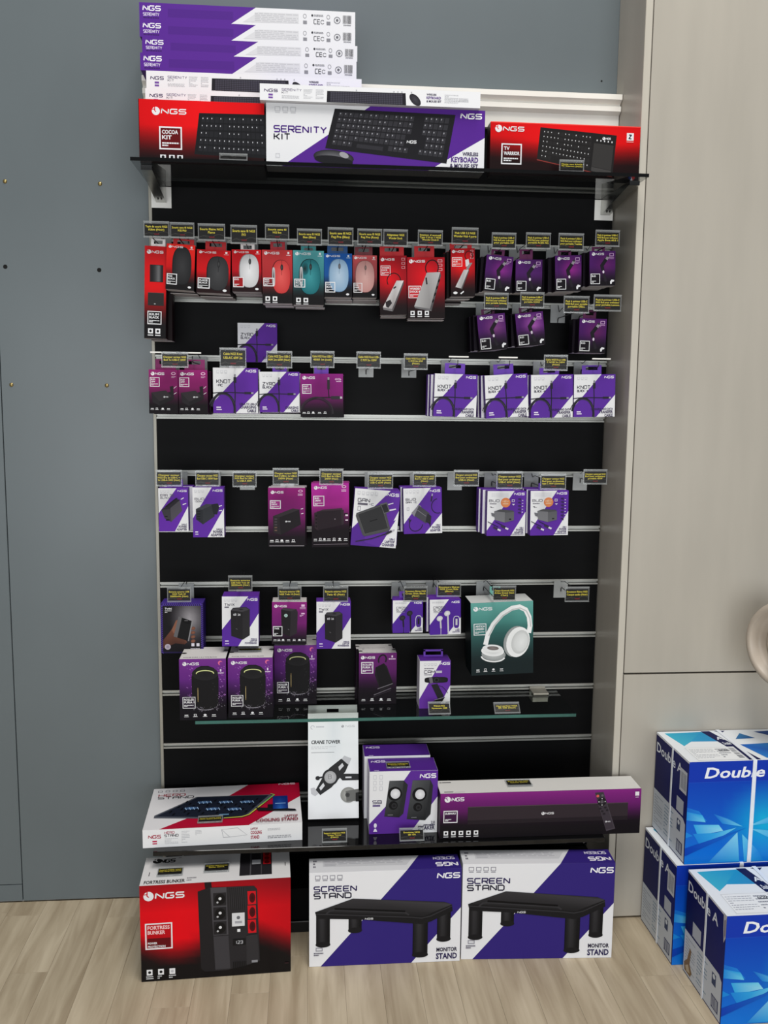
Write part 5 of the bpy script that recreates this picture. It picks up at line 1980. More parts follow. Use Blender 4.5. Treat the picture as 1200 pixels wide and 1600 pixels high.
def art_paper_front(w, h):
    A = Art(w, h)
    def fn(u, v):
        c = mix((10, 66, 186), (22, 130, 226), v * 1.0)
        return mix(c, (26, 196, 232), max(0, 1 - math.hypot((u - .66) * 1.1, v - .60) / .42))
    A.grid(fn, nx=14, ny=14)
    A.rect(0, 0, 1, .20, (22, 66, 186))
    A.line([(0, .20), (1, .20)], .003, (40, 96, 206))
    A.font('Double A', .13, .055, .105, (248, 250, 255), .022, shear=.22, width=.66)
    c1, c2, c3 = (60, 178, 236), (34, 146, 226), (120, 214, 244)
    A.poly([(0, .44), (.10, .48), (.17, .58), (.0, .53)], [(30, 120, 214), (40, 140, 226), c2, (26, 110, 208)])
    A.poly([(0, .48), (.13, .52), (.16, .59), (0, .565)], [c2, c1, c3, c2])
    A.poly([(.06, .61), (.27, .62), (.31, .68), (.10, .72)], [c1, c3, (160, 226, 246), c1])
    A.poly([(.06, .70), (.24, .70), (.42, .655), (.14, .85)], [c2, c1, c3, c2])
    A.poly([(.22, .51), (.34, .56), (.47, .645), (.30, .61)], [(26, 120, 214), c2, c3, c2])
    A.poly([(.0, .68), (.06, .72), (.0, .74)], c2)
    A.poly([(.20, .99), (.43, .70), (.46, .99)], [c2, (150, 222, 246), c1])
    A.poly([(.50, .99), (.47, .72), (.62, .90), (.66, .99)], [c1, c3, c2, c2])
    A.poly([(.52, .64), (.76, .52), (.95, .50), (.70, .62)], [c3, c1, c2, c1])
    A.poly([(.54, .67), (.86, .72), (.98, .86), (.72, .78)], [c3, c1, c2, c1])
    A.poly([(0, .84), (.5, .66), (.0, .92)], [(16, 76, 190), (24, 120, 214), (14, 70, 184)])
    return A


def art_paper_side(kind):
    def make(w, h):
        A = Art(w, h)
        A.grid(lambda u, v: mix((22, 26, 92), (20, 40, 140), u * .6), nx=4, ny=2)
        A.rect(0, 0, 1, .02, (236, 240, 246))
        A.font('Double A', .03, .085, .10, (236, 240, 248), .016, width=.78)
        if kind != 'front':
            A.rect(.76, .12, .96, .34, (214, 218, 224))
            A.bars(.79, .15, .94, .31, 12, (120, 124, 140))
        A.rect(.70 if kind != 'front' else .20, .42, .90 if kind != 'front' else .42, .56, (196, 202, 212))
        A.poly([(0, .58), (.90, .58), (.97, .62), (.98, .99), (0, .99)], (214, 220, 228))
        A.micro(.04, .63, .30, .95, 11, (158, 166, 180), .3, 2)
        A.micro(.36, .63, .62, .95, 9, (120, 150, 176), .3, 3)
        A.rect(.74, .63, .84, .74, (70, 84, 120))
        A.ell(.79, .66, .03, .03, (226, 232, 240))
        A.rect(.75, .83, .92, .95, (60, 66, 110))
        A.bars(.76, .84, .91, .94, 5, (206, 212, 222))
        if kind == 'front':
            A.poly([(.02, .90), (.10, .84), (.16, .70), (.20, .72), (.17, .86), (.24, .92), (.20, .97), (.04, .97)], (150, 124, 92))
            A.poly([(.06, .92), (.13, .88), (.19, .94), (.10, .96)], (206, 190, 164))
            A.poly([(.93, .0), (1, .0), (1, .20), (.96, .26), (.94, .14)], (206, 206, 212))
            A.poly([(.95, .06), (.985, .04), (.99, .18), (.965, .22)], (150, 140, 150))
        return A
    return make


def art_paper_top(w, h):
    A = Art(w, h)
    A.rect(0, 0, 1, 1, (240, 244, 248))
    A.poly([(.05, .06), (.38, .04), (.46, .38), (.20, .36), (.10, .50)], [(70, 186, 214), (44, 160, 206), (60, 150, 204), (50, 168, 214), (80, 190, 216)])
    A.poly([(.38, .02), (.46, .02), (.60, .98), (.50, .98)], (26, 30, 88))
    A.font('A', .44, .22, .10, (240, 244, 250), .02)
    A.font('Double', .452, .40, .09, (240, 244, 250), .02, width=.06)
    A.poly([(.50, .02), (.60, .02), (.55, .10)], (40, 44, 100))
    A.poly([(.60, .32), (.70, .12), (.78, .30)], [(50, 120, 176), (70, 140, 190), (46, 100, 160)])
    A.poly([(.58, .50), (.98, .46), (.98, .96), (.66, .94)], [(40, 110, 196), (60, 160, 222), (30, 96, 186), (50, 140, 214)])
    A.poly([(.84, .08), (.98, .06), (.98, .30)], (44, 84, 150))
    A.rect(.08, .56, .50, .97, (244, 246, 248))
    A.frame(.085, .57, .495, .96, .003, (190, 194, 200))
    A.micro(.10, .62, .30, .92, 7, (170, 174, 184), .3, 4)
    A.micro(.32, .62, .42, .92, 5, (150, 154, 164), .4, 5)
    A.tech('66200', .34, .64, .06, (70, 74, 84), width=.09, wt=.24, asp=.7)
    A.bars(.44, .60, .485, .93, 14, (110, 114, 124), vertical=False)
    return A


# ------------------------------------------------------------------ goods on hooks
ROW = {'A': 1.802, 'B': 1.652, 'C': 1.502, 'D': 1.202, 'E': 0.902}
MAG, MAGD = (120, 30, 96), (96, 24, 84)
PUR = (96, 48, 156)


def cols(front, side, top=None, bottom=None):
    return (front, side, side, side, top or side, bottom or WHITE)


def tab_mesh(w, hgt, slot_z):
    """flat hanging tab with a slot; z from 0 to hgt, slot around slot_z"""
    mb = MB()
    a0, a1 = max(.0015, slot_z - .0042), min(hgt - .0015, slot_z + .0042)
    sw = w * .30
    for q in ((-w / 2, w / 2, 0, a0), (-w / 2, w / 2, a1, hgt), (-w / 2, -sw, a0, a1), (sw, w / 2, a0, a1)):
        if q[3] - q[2] > .0003:
            mb.box(q[0], q[1], -.0003, .0003, q[2], q[3])
    return mb.mesh('hang_tab')


def solid(name, c, rough=.5):
    if name not in M:
        M[name] = new_mat(name, c, rough, spec=.35, noise=(0.03, (40, 40, 40)))
    return M[name]


def good(key, name, label, short, cat, art, d, cc, row, tagkey=None, tagtext=None, tab=None, behind=0, tabw=.036, bar=None, group='boxed accessories on hooks', off=(.004, .002), wirex=None):
    cx, yf, cz, w, h, rl = G[key]
    loc = (cx, yf + d / 2, cz)
    o = carton(name, label, cat, loc, w, d, h, cc, art(w, h) if art else None, group, (0, rl, 0))
    zr = ROW[row]
    top = cz + h / 2 + abs(math.sin(rl)) * w / 2
    wz = zr - .016
    length = .155
    if tagkey:
        tx, ty, tz, tw, th = TAGPOS[tagkey]
        wz = tz - .018
        length = -ty - .0055
    wz = max(wz, top + .0045)
    if tab:
        hgt = max(.010, wz - (cz + h / 2) + .008)
        to = link('hang_tab', tab_mesh(tabw, hgt, wz - (cz + h / 2)), solid(*tab), o, (0, d / 2 - .0008, h / 2 - .0002))
    for i in range(behind):
        b = o.copy()
        C.objects.link(b)
        b.location = (cx + off[0] * (i + 1) * (1 if i % 2 == 0 else .8), yf + d / 2 + (d + .0012) * (i + 1), cz - off[1] * (i + 1) * (1 if i % 2 == 0 else .3))
        b.rotation_euler = (0, rl * .5, 0)
        b['label'] = ['carton directly behind the ', 'third carton behind the ', 'rearmost carton behind the '][i] + short
    hook(wirex if wirex is not None else cx, zr, wz, length, 'wire display hook carrying the ' + short, bar=bar)
    if tagkey:
        price_tag(TAGPOS[tagkey], 'black price tag hanging above the ' + short, tagtext)
    return o


RB = cols((30, 16, 18), (34, 16, 20), (180, 20, 28), (222, 220, 220))
RED_TAB = ('red_tab_card', (176, 18, 26))
WHITE_TAB = ('white_tab_card', (228, 226, 224))
PURPLE_TAB = ('purple_tab_card', (104, 58, 170))
DARK_TAB = ('plum_tab_card', (92, 22, 74))
MAG_TAB = ('magenta_tab_card', (128, 26, 92))
TEAL_TAB = ('teal_tab_card', (48, 140, 142))
BLUE_TAB = ('blue_tab_card', (24, 74, 128))
ROSE_TAB = ('maroon_tab_card', (110, 40, 48))
CLEAR_TAB = ('cherry_tab_card', (160, 20, 36))

good('kilim', 'mouse_pad_box', 'tall narrow red and black mouse pad carton on the leftmost hook', 'tall narrow mouse pad carton', 'box', art_pad, .038, RB, 'A', 't1', ['Tapis de souris NGS', 'Kilim (Noir)'], WHITE_TAB, 1, .034, off=(.009, .003))
good('podblack', 'mouse_box', 'red carton picturing a rounded black mouse without cord', 'rounded black mouse carton', 'box', mouse_art((236, 44, 30), (206, 22, 24), BLK, (40, 40, 42), (66, 66, 68), (24, 24, 26), ['POD', 'BLACK'], wide=.34, split=False), .044, RB, 'A', 't2', ['Souris sans fil NGS', 'POD PRO'], RED_TAB, 2, .05, off=(.003, .004))
good('flame', 'mouse_box', 'red carton picturing a black mouse with a cord', 'corded black mouse carton', 'box', mouse_art((206, 18, 28), (214, 16, 26), (40, 14, 18), (56, 56, 58), (80, 80, 82), (30, 30, 32), ['FLAME', 'BLACK'], wide=.33, cu=.62, cv=.54, tall=.40), .044, RB, 'A', 't3', ['Souris filaire NGS', 'Flame'], RED_TAB, 2, .05, off=(.003, .004))
good('white', 'mouse_box', 'red carton picturing a silver white mouse', 'silver white mouse carton', 'box', mouse_art((216, 16, 30), (190, 12, 32), (40, 14, 18), (206, 206, 208), (240, 240, 242), (150, 150, 152), ['EVO'], wide=.34, cu=.58, cv=.50, tall=.40, wheel=(60, 60, 62), badge_bg=(170, 30, 36)), .044, RB, 'A', 't4', ['Souris sans fil NGS', 'EVO'], WHITE_TAB, 1, .034)
good('beered', 'mouse_box', 'coral red and black carton picturing a red ergonomic mouse', 'red ergonomic mouse carton', 'box', mouse_art((206, 66, 68), (176, 50, 54), BLK, (206, 66, 66), (232, 104, 100), (90, 24, 28), ['BEE', 'RED'], wide=.31, cu=.62, cv=.50, tall=.32, icons_row=True, slim=True, badge_bg=None), .046, cols((30, 18, 20), (30, 18, 20), (150, 40, 44)), 'A', 't5', ['Souris sans fil', 'NGS Bee'], CLEAR_TAB, 1, .036)
good('beeteal', 'mouse_box', 'teal and black carton picturing a teal ergonomic mouse', 'teal ergonomic mouse carton', 'box', mouse_art((96, 172, 176), (58, 128, 134), BLK, (32, 116, 124), (72, 160, 166), (14, 40, 44), ['BEE', 'BLUE'], wide=.35, cu=.54, cv=.48, tall=.33, icons_row=True, slim=True, glare=(30, 40, 42), badge_bg=None), .046, cols((24, 28, 30), (24, 28, 30), (60, 130, 134)), 'A', 't6', ['Souris sans fil NGS', 'Bee (Bleu)'], TEAL_TAB, 1, .036)
good('podblue', 'mouse_box', 'blue carton picturing a pale blue mouse', 'pale blue mouse carton', 'box', mouse_art((22, 96, 176), (28, 92, 160), BLK, (146, 178, 206), (188, 208, 226), (100, 130, 160), ['FOG', 'BLUE'], wide=.36, tall=.38, cu=.52, cv=.50, badge_bg=None, wheel=(90, 90, 96)), .044, cols((20, 30, 46), (20, 30, 46), (24, 74, 128)), 'A', 't7', ['Souris sans fil NGS', 'Fog Pro (Bleu)'], BLUE_TAB, 2, .05)
good('podpink', 'mouse_box', 'dusty rose carton picturing a pink mouse', 'pink mouse carton', 'box', mouse_art((206, 92, 96), (150, 66, 70), BLK, (200, 150, 146), (222, 180, 174), (140, 96, 94), ['FOG', 'PINK'], wide=.40, tall=.38, cu=.50, cv=.50, badge_bg=None, wheel=(120, 96, 92)), .042, cols((38, 24, 26), (38, 24, 26), (110, 40, 48)), 'A', 't8', ['Souris sans fil NGS', 'Fog Pro (Rose)'], ROSE_TAB, 2, .044)
good('hublan', 'hub_box', 'tall red carton picturing a silver hub with network port', 'network port hub carton', 'box', hub_art('lan'), .030, RB, 'A', 't9', ['Adaptateur NGS', 'Wonder Dock'], RED_TAB, 2, .06)
good('hubdock', 'hub_box', 'large red and black carton picturing a long silver docking hub', 'long docking hub carton', 'box', hub_art('dock'), .032, RB, 'A', 't10', ['Station d accueil', 'Type C 8 en 1 NGS', 'Wonder Dock 8'], RED_TAB, 1, .05)
good('hubslim', 'hub_box', 'small bright red carton picturing a slim silver stick hub', 'slim stick hub carton', 'box', hub_art('slim'), .030, RB, 'A', 't11', ['Hub USB 3.2 NGS', 'Wonder Hub 4 ports'], RED_TAB, 3, .055, off=(-.006, .003))

BC = cols((28, 20, 32), (30, 20, 34), (60, 24, 70), (222, 220, 222))
PKT = [('Pack 6 pointes USB-C', 'NGS Bud pour ordinateur', 'pour portable HP')] * 8
BUDS = [('buda', 'A', 't12', 'plug adapter carton beside the slim stick hub', 'purple plug adapter carton tilted beside the slim red hub carton', 1, (158, 56, 158), 2),
        ('budb', 'A', 't13', 'darkest plug adapter carton', 'dark violet plug adapter carton between two brighter purple ones on the top rail', 2, (92, 40, 116), 1),
        ('budc', 'A', 't14', 'bright magenta plug adapter carton on the top rail', 'bright magenta plug adapter carton on the top rail with cartons behind', 3, (170, 52, 158), 2),
        ('budd', 'A', 't15', 'plug adapter carton nearest the cabinet on the top rail', 'purple plug adapter carton nearest the cabinet on the top rail', 4, (120, 42, 122), 2),
        ('bude', 'B', 't16', 'leftmost plug adapter carton of the second rail', 'tilted purple plug adapter carton, leftmost on the second rail', 5, (150, 84, 150), 2),
        ('budf', 'B', 't17', 'tilted plug adapter carton showing its white underside', 'tilted bright purple plug adapter carton showing its white underside on the second rail', 6, (190, 110, 196), 2),
        ('budg', 'B', 't19', 'plug adapter carton alone beside the cabinet', 'dark plum plug adapter carton alone beside the cabinet on the second rail', 7, (118, 44, 110), 1)]
for i, (k, row, tk, short, lab, sd, glow, nb) in enumerate(BUDS):
    good(k, 'adapter_box', lab, short, 'box', art_adapter(sd, glow), .034, BC, row, tk, ['Pack 6 pointes USB-C', 'NGS Bud pour ordinateur', ['pour portable HP', 'portable ACER NG', 'pour portable Toshiba', 'Apple Bose 60.5 1', 'pour portable Samsung', 'portable SONY', 'pour portable Lenovo'][i]], DARK_TAB, nb, .034, off=(-.006, -.001) if i != 2 else (-.009, 0), group='plug adapter cartons')

CC = cols((24, 14, 22), (60, 18, 50), (120, 28, 94), (40, 20, 36))
good('c1', 'charger_box', 'magenta and black cube charger carton at the edge of the slatwall', 'cube charger carton at the edge', 'box', charger_small, .040, CC, 'C', None, None, MAG_TAB, 1, .05, bar=(-.028, .034), group='cube charger cartons')
good('c2', 'charger_box', 'magenta and black cube charger carton touching the white charging cable carton', 'cube charger carton beside the white cable carton', 'box', charger_small, .040, CC, 'C', None, None, MAG_TAB, 1, .05, bar=(-.026, .022), group='cube charger cartons')
price_tag((TAGPOS['t20'][0], -.172, *TAGPOS['t20'][2:]), 'black price tag hanging above the two magenta cube charger cartons', ['Chargeur secteur NGS', 'Bud 1x USB-C 20W'])

WC = cols(WHITE, (120, 78, 178), (112, 60, 172), (150, 130, 180))
good('knotac', 'cable_box', 'white and purple charging cable carton in front of the raised cable carton', 'charging cable carton under the raised one', 'box', cable_art(['KNOT', '-AC'], 'ac'), .030, WC, 'C', 't21', ['Cable NGS Knot', 'USB-A/C 60W 2m'], ('clear_tab_film', (196, 196, 200)), 1, .034)
good('zyro', 'cable_box', 'white and purple charging cable carton left of the dark magenta cable carton', 'charging cable carton left of the dark magenta one', 'box', cable_art(['ZYRO', 'BLACK'], 'zyro'), .030, WC, 'C', 't22', ['Cable NGS Zyro USB-C', 'M/M 2m 60W (Noir)'], PURPLE_TAB, 1, .036)
good('knotusb', 'cable_box', 'dark magenta carton picturing a coiled black cable', 'dark magenta cable carton', 'box', art_cable_dark, .030, cols((24, 16, 22), (60, 22, 56), (150, 60, 140), (60, 50, 58)), 'C', 't23', ['Cable NGS Knot USB-C', '40/60 1m (noir)'], PURPLE_TAB, 1, .036)
cx, yf, cz, w, h, rl = G['zyroback']
carton('cable_box', 'white and purple cable carton perched above the other cables against the slatwall', 'box', (cx, yf + .016, 1.4915 + h / 2), w, .032, h, WC, cable_art(['ZYRO', 'BLACK'], 'zyro')(w, h), 'boxed accessories on hooks')
for k, tk, short, lab, bar, nb in (('k1', None, 'leftmost transfer cable carton', 'leftmost white and purple transfer cable carton of the row of four', (-.024, .026), 2),
                                   ('k2', None, 'tilted transfer cable carton', 'tilted white and purple transfer cable carton with cartons behind', (-.030, .018), 2),
                                   ('k3', 't26', 'transfer cable carton under a price tag', 'white and purple transfer cable carton hanging right under a price tag', None, 2),
                                   ('k4', None, 'transfer cable carton beside the cabinet', 'white and purple transfer cable carton nearest the cabinet', (-.020, .028), 2)):
    good(k, 'cable_box', lab, short, 'box', cable_art(['KNOT', 'BLACK -4'], 'transfer'), .028, WC, 'C', tk, ['Cable NGS Knot USB-', 'C 4x240 2m 240W', '(Noir)'], PURPLE_TAB, nb, .052, bar=bar, off=(-.006, .001) if k in ('k1', 'k2') else (-.003, 0), group='transfer cable cartons')

good('d1', 'charger_box', 'white and purple carton picturing a grey slab adapter at the slatwall edge', 'grey slab adapter carton', 'box', adapter_grey('slab'), .034, WC, 'D', 't27', ['Chargeur secteur', 'NGS Era 2x USB-C +', '2x USB-A 30W (Noir)'], PURPLE_TAB, 1, .04, off=(.008, -.002))
good('d2', 'charger_box', 'white and purple carton picturing a dark block adapter', 'dark block adapter carton', 'box', adapter_grey('block'), .040, WC, 'D', 't28', ['Chargeur secteur NGS', 'Bud USB-C 100W Noir'], ('clear_tab_film', (196, 196, 200)), 0, .034)
good('d3', 'charger_box', 'magenta and black carton picturing a black desktop charger', 'magenta desktop charger carton', 'box', charger_tall(False), .042, cols((24, 14, 22), (50, 18, 44), (214, 206, 212), (60, 50, 58)), 'D', 't30', ['Chargeur secteur NGS', 'Bud 5 USB-C 1x USB-A', '100W (Noir)'], ('clear_tab_film', (196, 196, 200)), 1, .034)
good('d4', 'charger_box', 'bright magenta carton picturing a brown black four port charger', 'bright magenta charger carton', 'box', charger_tall(True), .042, cols((24, 14, 22), (60, 18, 52), (170, 60, 146), (60, 50, 58)), 'D', 't31', ['Chargeur secteur', 'NGS Bud 4x USB-C', '240W (Noir)'], ('clear_tab_film', (196, 196, 200)), 1, .034)
good('d5', 'charger_box', 'tilted white and purple carton picturing a square laptop charger', 'square laptop charger carton', 'box', art_laptop_charger, .042, WC, 'D', 't32', ['Chargeur secteur NGS', 'GAN pour portable', 'USB-C 65W (Noir)'], PURPLE_TAB, 1, .04)
good('d6', 'charger_box', 'white and purple carton picturing an adapter with a looping cable', 'looping cable adapter carton', 'box', art_adapter_cable, .036, WC, 'D', 't33', ['Chargeur secteur NGS', 'Bud 1x USB-C 30W', '(Noir)'], PURPLE_TAB, 1, .04, off=(-.005, 0))
good('d7', 'charger_box', 'white and purple adapter carton with orange dot in front of a pile', 'orange dot adapter carton with the pile', 'box', art_adapter_badge(True), .030, WC, 'D', 't35', ['Chargeur secteur NGS', 'Bud pour ordinateur', 'USB-C 65W (Noir)'], PURPLE_TAB, 2, .044, off=(-.007, -.001), wirex=.900)
good('d8', 'charger_box', 'white and purple adapter carton with orange dot nearest the cabinet', 'orange dot adapter carton nearest the cabinet', 'box', art_adapter_badge(False), .030, WC, 'D', 't36', ['Chargeur secteur NGS', 'Bud pour ordinateur', 'type C 90W (Universel)'], PURPLE_TAB, 2, .044, off=(-.004, -.001), wirex=1.010)

good('e1', 'power_bank_box', 'dark carton picturing a hand holding a black power bank', 'hand held power bank carton', 'box', art_hand, .060, cols((40, 32, 70), (66, 44, 130), (86, 60, 160), (40, 32, 70)), 'E', 't38', ['Batterie externe USB', 'NGS Twik 20', '20000mAh (Noir)'], None, 0)
good('e2', 'power_bank_box', 'white and purple power bank carton behind the middle speaker carton', 'power bank carton hung highest', 'box', bank_white, .060, WC, 'E', 't39', ['Batterie externe', 'USB NGS Twix 20', '20000mAh (Noir)'], None, 0)
good('e3', 'power_bank_box', 'magenta power bank carton with white lid above the rear speaker carton', 'magenta power bank carton', 'box', bank_magenta, .055, cols((24, 16, 26), (50, 20, 54), (222, 216, 214), (30, 22, 32)), 'E', 't40', ['Batterie externe USB', 'NGS Twik 10 (Noir)'], None, 0)
good('e4', 'power_bank_box', 'white and purple power bank carton hanging over the white mount carton', 'power bank carton over the white mount carton', 'box', bank_white, .050, WC, 'E', 't41', ['Batterie externe NGS', 'Twix 45 (Noir)'], None, 0)
good('e5', 'earphone_box', 'small white and purple carton picturing black earphones', 'black earphones carton', 'box', ear_art(True), .030, WC, 'E', 't42', ['Ecouteurs filaires NGS', 'Cross Slide Black', '(Noir)'], PURPLE_TAB, 1, .04, wirex=.650)
good('e6', 'earphone_box', 'small white and purple carton picturing white earphones', 'white earphones carton', 'box', ear_art(False), .030, WC, 'E', 't43', ['Ecouteurs filaires', 'NGS Cross Slide', '(Blanc)'], PURPLE_TAB, 1, .04, off=(-.005, 0), wirex=.745)
good('e7', 'headphone_box', 'large teal and black carton picturing white headphones', 'teal headphones carton', 'box', art_headphones, .088, cols((30, 44, 46), (24, 34, 36), (226, 228, 226), (30, 40, 42)), 'E', 't44', ['Casque bluetooth NGS', 'Artica Greed (Vert', 'Clair)'], ('mint_tab_card', (120, 190, 176)), 0, .03, wirex=.885)

for tk, row, short, text, dx in (('t18', 'B', 'plug adapter cartons of the second rail', ['Pack 6 pointes USB-C', 'NGS Bud pour portable', 'portable DELL'], .004),
                                 ('t24', 'C', 'dark magenta cable carton and its neighbour', ['Cable NGS Knot USB-', 'C M/M 3m 100W'], .005),
                                 ('t25', 'C', 'empty gap and the transfer cables', ['Cable NGS Knot USB-', 'C M/M 2m 60W', '(Noir)'], .003),
                                 ('t29', 'D', 'dark block adapter and magenta charger', ['Chargeur secteur', 'NGS Bud 2x USB-C', '1x USB-A 30W'], -.004),
                                 ('t34', 'D', 'looping cable adapter and orange dot adapters', ['Chargeur universel NGS', 'Bud pour ordinateur', 'USB-C (Noir)'], -.002),
                                 ('t37', 'D', 'orange dot adapter and cabinet', ['Chargeur universel NGS', 'Bud pour ordinateur', 'portable 45W'], .006),
                                 ('t45', 'E', 'teal headphones and cabinet', ['Ecouteurs filaires NGS', 'Casque audio (Noir)'], .004)):
    tx, ty, tz, tw, th = TAGPOS[tk]
    hx = {'t18': 1.068, 't37': 1.146, 't45': 1.103}.get(tk, tx + dx)
    hook(hx, ROW[row], tz - .018, -ty - .0055, 'bare wire hook with plastic plate between the ' + short)
    price_tag(TAGPOS[tk], 'black price tag on a bare hook between the ' + short, text)

# ------------------------------------------------------------------ goods on the top shelf
zt = ZT + .0006
KC = cols((240, 240, 242), (222, 222, 226), (120, 70, 176), (228, 228, 232))
gx, gy, gz, w, h, _ = G['cocoa']
hc = .1405
carton('keyboard_box', 'red and black compact keyboard carton at the left end of the top shelf', 'box', (gx, gy + .068, zt + hc / 2), w, .136, hc, cols((60, 12, 16), (40, 10, 14), (200, 18, 26), (150, 150, 154)), art_tkl(w, hc), 'keyboard cartons', mat='gloss')
gx, gy, gz, w, h, _ = G['skit']
hs = .1400
carton('keyboard_box', 'large white and purple keyboard and mouse carton in the middle of the top shelf', 'box', (gx, gy + .029, zt + hs / 2), w, .058, hs, KC, art_keyboard_set(w, hs), 'keyboard cartons', mat='gloss')
gx, gy, gz, w, h, _ = G['thin']
carton('keyboard_box', 'thin white keyboard carton lying flat on the large keyboard and mouse carton', 'box', (gx, gy + .034, zt + hs + .0006 + .018), w, .068, .036, KC, art_kit_side(w, .036), 'keyboard cartons')
gx, gy, gz, w, h, _ = G['tv']
carton('keyboard_box', 'bright red touchpad keyboard carton at the right end of the top shelf', 'box', (1.0215, gy + .02, zt + .0615), .368, .04, .123, cols((220, 24, 28), (46, 12, 14), (236, 60, 54), (120, 118, 120)), art_touchpad(.368, .123), 'keyboard cartons', mat='gloss')
z = zt + hc + .0006
for i, (k, hh, dx) in enumerate((('s6', .0390, .0), ('s5', .0395, .0), ('s4', .0392, 0), ('s3', .0350, 0), ('s2', .0370, 0), ('s1', .0385, 0))):
    gx, gy, gz, w, h, _ = G[k]
    lab = ['thin white keyboard carton at the bottom of the tall stack', 'thin white keyboard carton second from the bottom of the tall stack',
           'long purple and white carton lowest of the four purple ones in the stack', 'long purple and white carton third from the top of the stack',
           'long purple and white carton second from the top of the stack', 'long purple and white carton on top of the tall stack'][i]
    art = art_kit_side(w, hh) if i < 2 else art_long(w, hh)
    carton('keyboard_box', lab, 'box', (gx, gy + .069, z + hh / 2), w, .138, hh - .0006, KC if i < 2 else cols((236, 236, 239), (100, 50, 156), (100, 50, 156), (90, 46, 140)), art, 'stacked keyboard cartons')
    z += hh
price_tag((.233, -.240, zt + .0085, .064, .016), 'clear label holder standing before the compact keyboard carton', [' '], price=False)
price_tag((1.025, -.236, zt + .0145, .060, .028), 'black price tag standing before the touchpad keyboard carton', ['Clavier sans fil NGS', 'TV Warrior (Noir)'], price=False)

# ------------------------------------------------------------------ goods on the clear glass shelf
zm = ZM + .0006
SC = cols((22, 16, 26), (40, 26, 50), (226, 224, 222), (30, 24, 34))


def shelf_box(key, name, label, art, d, cc, zb, dx=0, h=None, group=None, rot=0.0, yf=None, topart=None, mat='print'):
    gx, gy, gz, w, hh, _ = G[key]
    h = h or hh
    gy = gy if yf is None else yf
    o = carton(name, label, 'box', (gx + dx, gy + d / 2, zb + h / 2), w, d, h, cc, art(w, h) if art else None, group, (0, 0, rot), mat)
    if topart:
        topart(w, d).build('top_print', o, (0, 0, h / 2), (-math.pi / 2, 0, 0), mat)
    return o


def art_lid(w, h):
    A = Art(w, h)
    A.rect(.01, .01, .99, .99, (230, 227, 224))
    A.ell(.05, .52, .06, .05, (40, 36, 40))
    A.ell(.95, .30, .06, .05, (40, 36, 40))
    A.rect(.10, .06, .16, .12, (60, 56, 60))
    A.tech('ROLLER FURIA 1 & 2 TWS BLACK', .08, .84, .06, (120, 110, 124), width=.72, wt=.25, asp=.9)
    return A


shelf_box('r1', 'speaker_box', 'purple and black round speaker carton at the left front of the glass shelf', art_speaker, .108, SC, zm, group='speaker cartons', topart=art_lid)
shelf_box('r2', 'speaker_box', 'purple and black round speaker carton with a price tag on its lid', art_speaker, .108, SC, zm, dx=.0015, group='speaker cartons', topart=art_lid)
shelf_box('r3', 'speaker_box', 'purple and black round speaker carton set back under the magenta power bank', art_speaker, .080, SC, zm, dx=.002, group='speaker cartons', topart=art_lid)
o = shelf_box('nitro', 'speaker_box', 'small purple carton picturing a black speaker with wrist strap', art_speaker_small, .043, cols((22, 14, 24), (44, 20, 46), (226, 224, 222), (30, 22, 32)), zm, topart=art_lid, group='small speaker cartons')
b = shelf_box('nitro', 'speaker_box', 'small speaker carton standing behind the wrist strap speaker carton', None, .043, cols((22, 14, 24), (44, 20, 46), (226, 224, 222), (30, 22, 32)), zm, dx=-.006, yf=-.0505, topart=art_lid, group='small speaker cartons')
o = shelf_box('cam', 'webcam_box', 'narrow white and purple webcam carton with purple hanging handle', art_webcam, .058, cols(WHITE, (214, 210, 220), (104, 52, 160), (150, 130, 180)), zm)
w, h = G['cam'][3:5]
MB().box(-.026, .026, .012, .0132, 0, .004).box(-.026, -.021, .012, .0132, .004, .018).box(.021, .026, .012, .0132, .004, .018).box(-.026, .026, .012, .0132, .014, .019).build('hang_tab', solid(*PURPLE_TAB), o, (0, 0, h / 2))
price_tag((.254, -.118, zm + .1570 + .0026, .060, .030), 'black price tag lying on the lid of the middle speaker carton', ['Haut-parleur NGS', 'Roller Furia 1&2 (Noir)'], (-math.pi / 2, 0, 0), price=False)
price_tag((.742, -.178, zm + .0150, .058, .034), 'black price tag leaning before the webcam carton', ['Webcam NGS', 'Xpresscam 1080'], (-.62, 0, 0), price=False)
price_tag((.920, -.178, zm + .0120, .068, .032), 'black price tag lying alone on the glass shelf under the headphones', ['Haut parleur NGS', 'BR 500 (Noir)'], (-.82, 0, 0))

# ------------------------------------------------------------------ goods on the bottom shelf
zb = ZB + .0006
hh = .0465
o = carton('laptop_stand_box', 'flat white and crimson laptop cooling stand carton lying on the bottom shelf', 'box', (.187, -.141, zb + hh / 2), .392, .236, hh, cols((240, 240, 241), (226, 224, 226), (236, 234, 236), (220, 220, 222)), art_cooler_side(.392, hh), None, (0, 0, .045))
art_cooler_top(.392, .236).build('top_print', o, (0, 0, hh / 2), (-math.pi / 2, 0, 0))
price_tag((.157, -.226, zb + hh + .0028, .062, .034), 'black price tag lying on the laptop cooling stand carton', ['Support ventile NGS', 'Hero Stand (Noir)'], (-math.pi / 2, 0, .045), price=False)

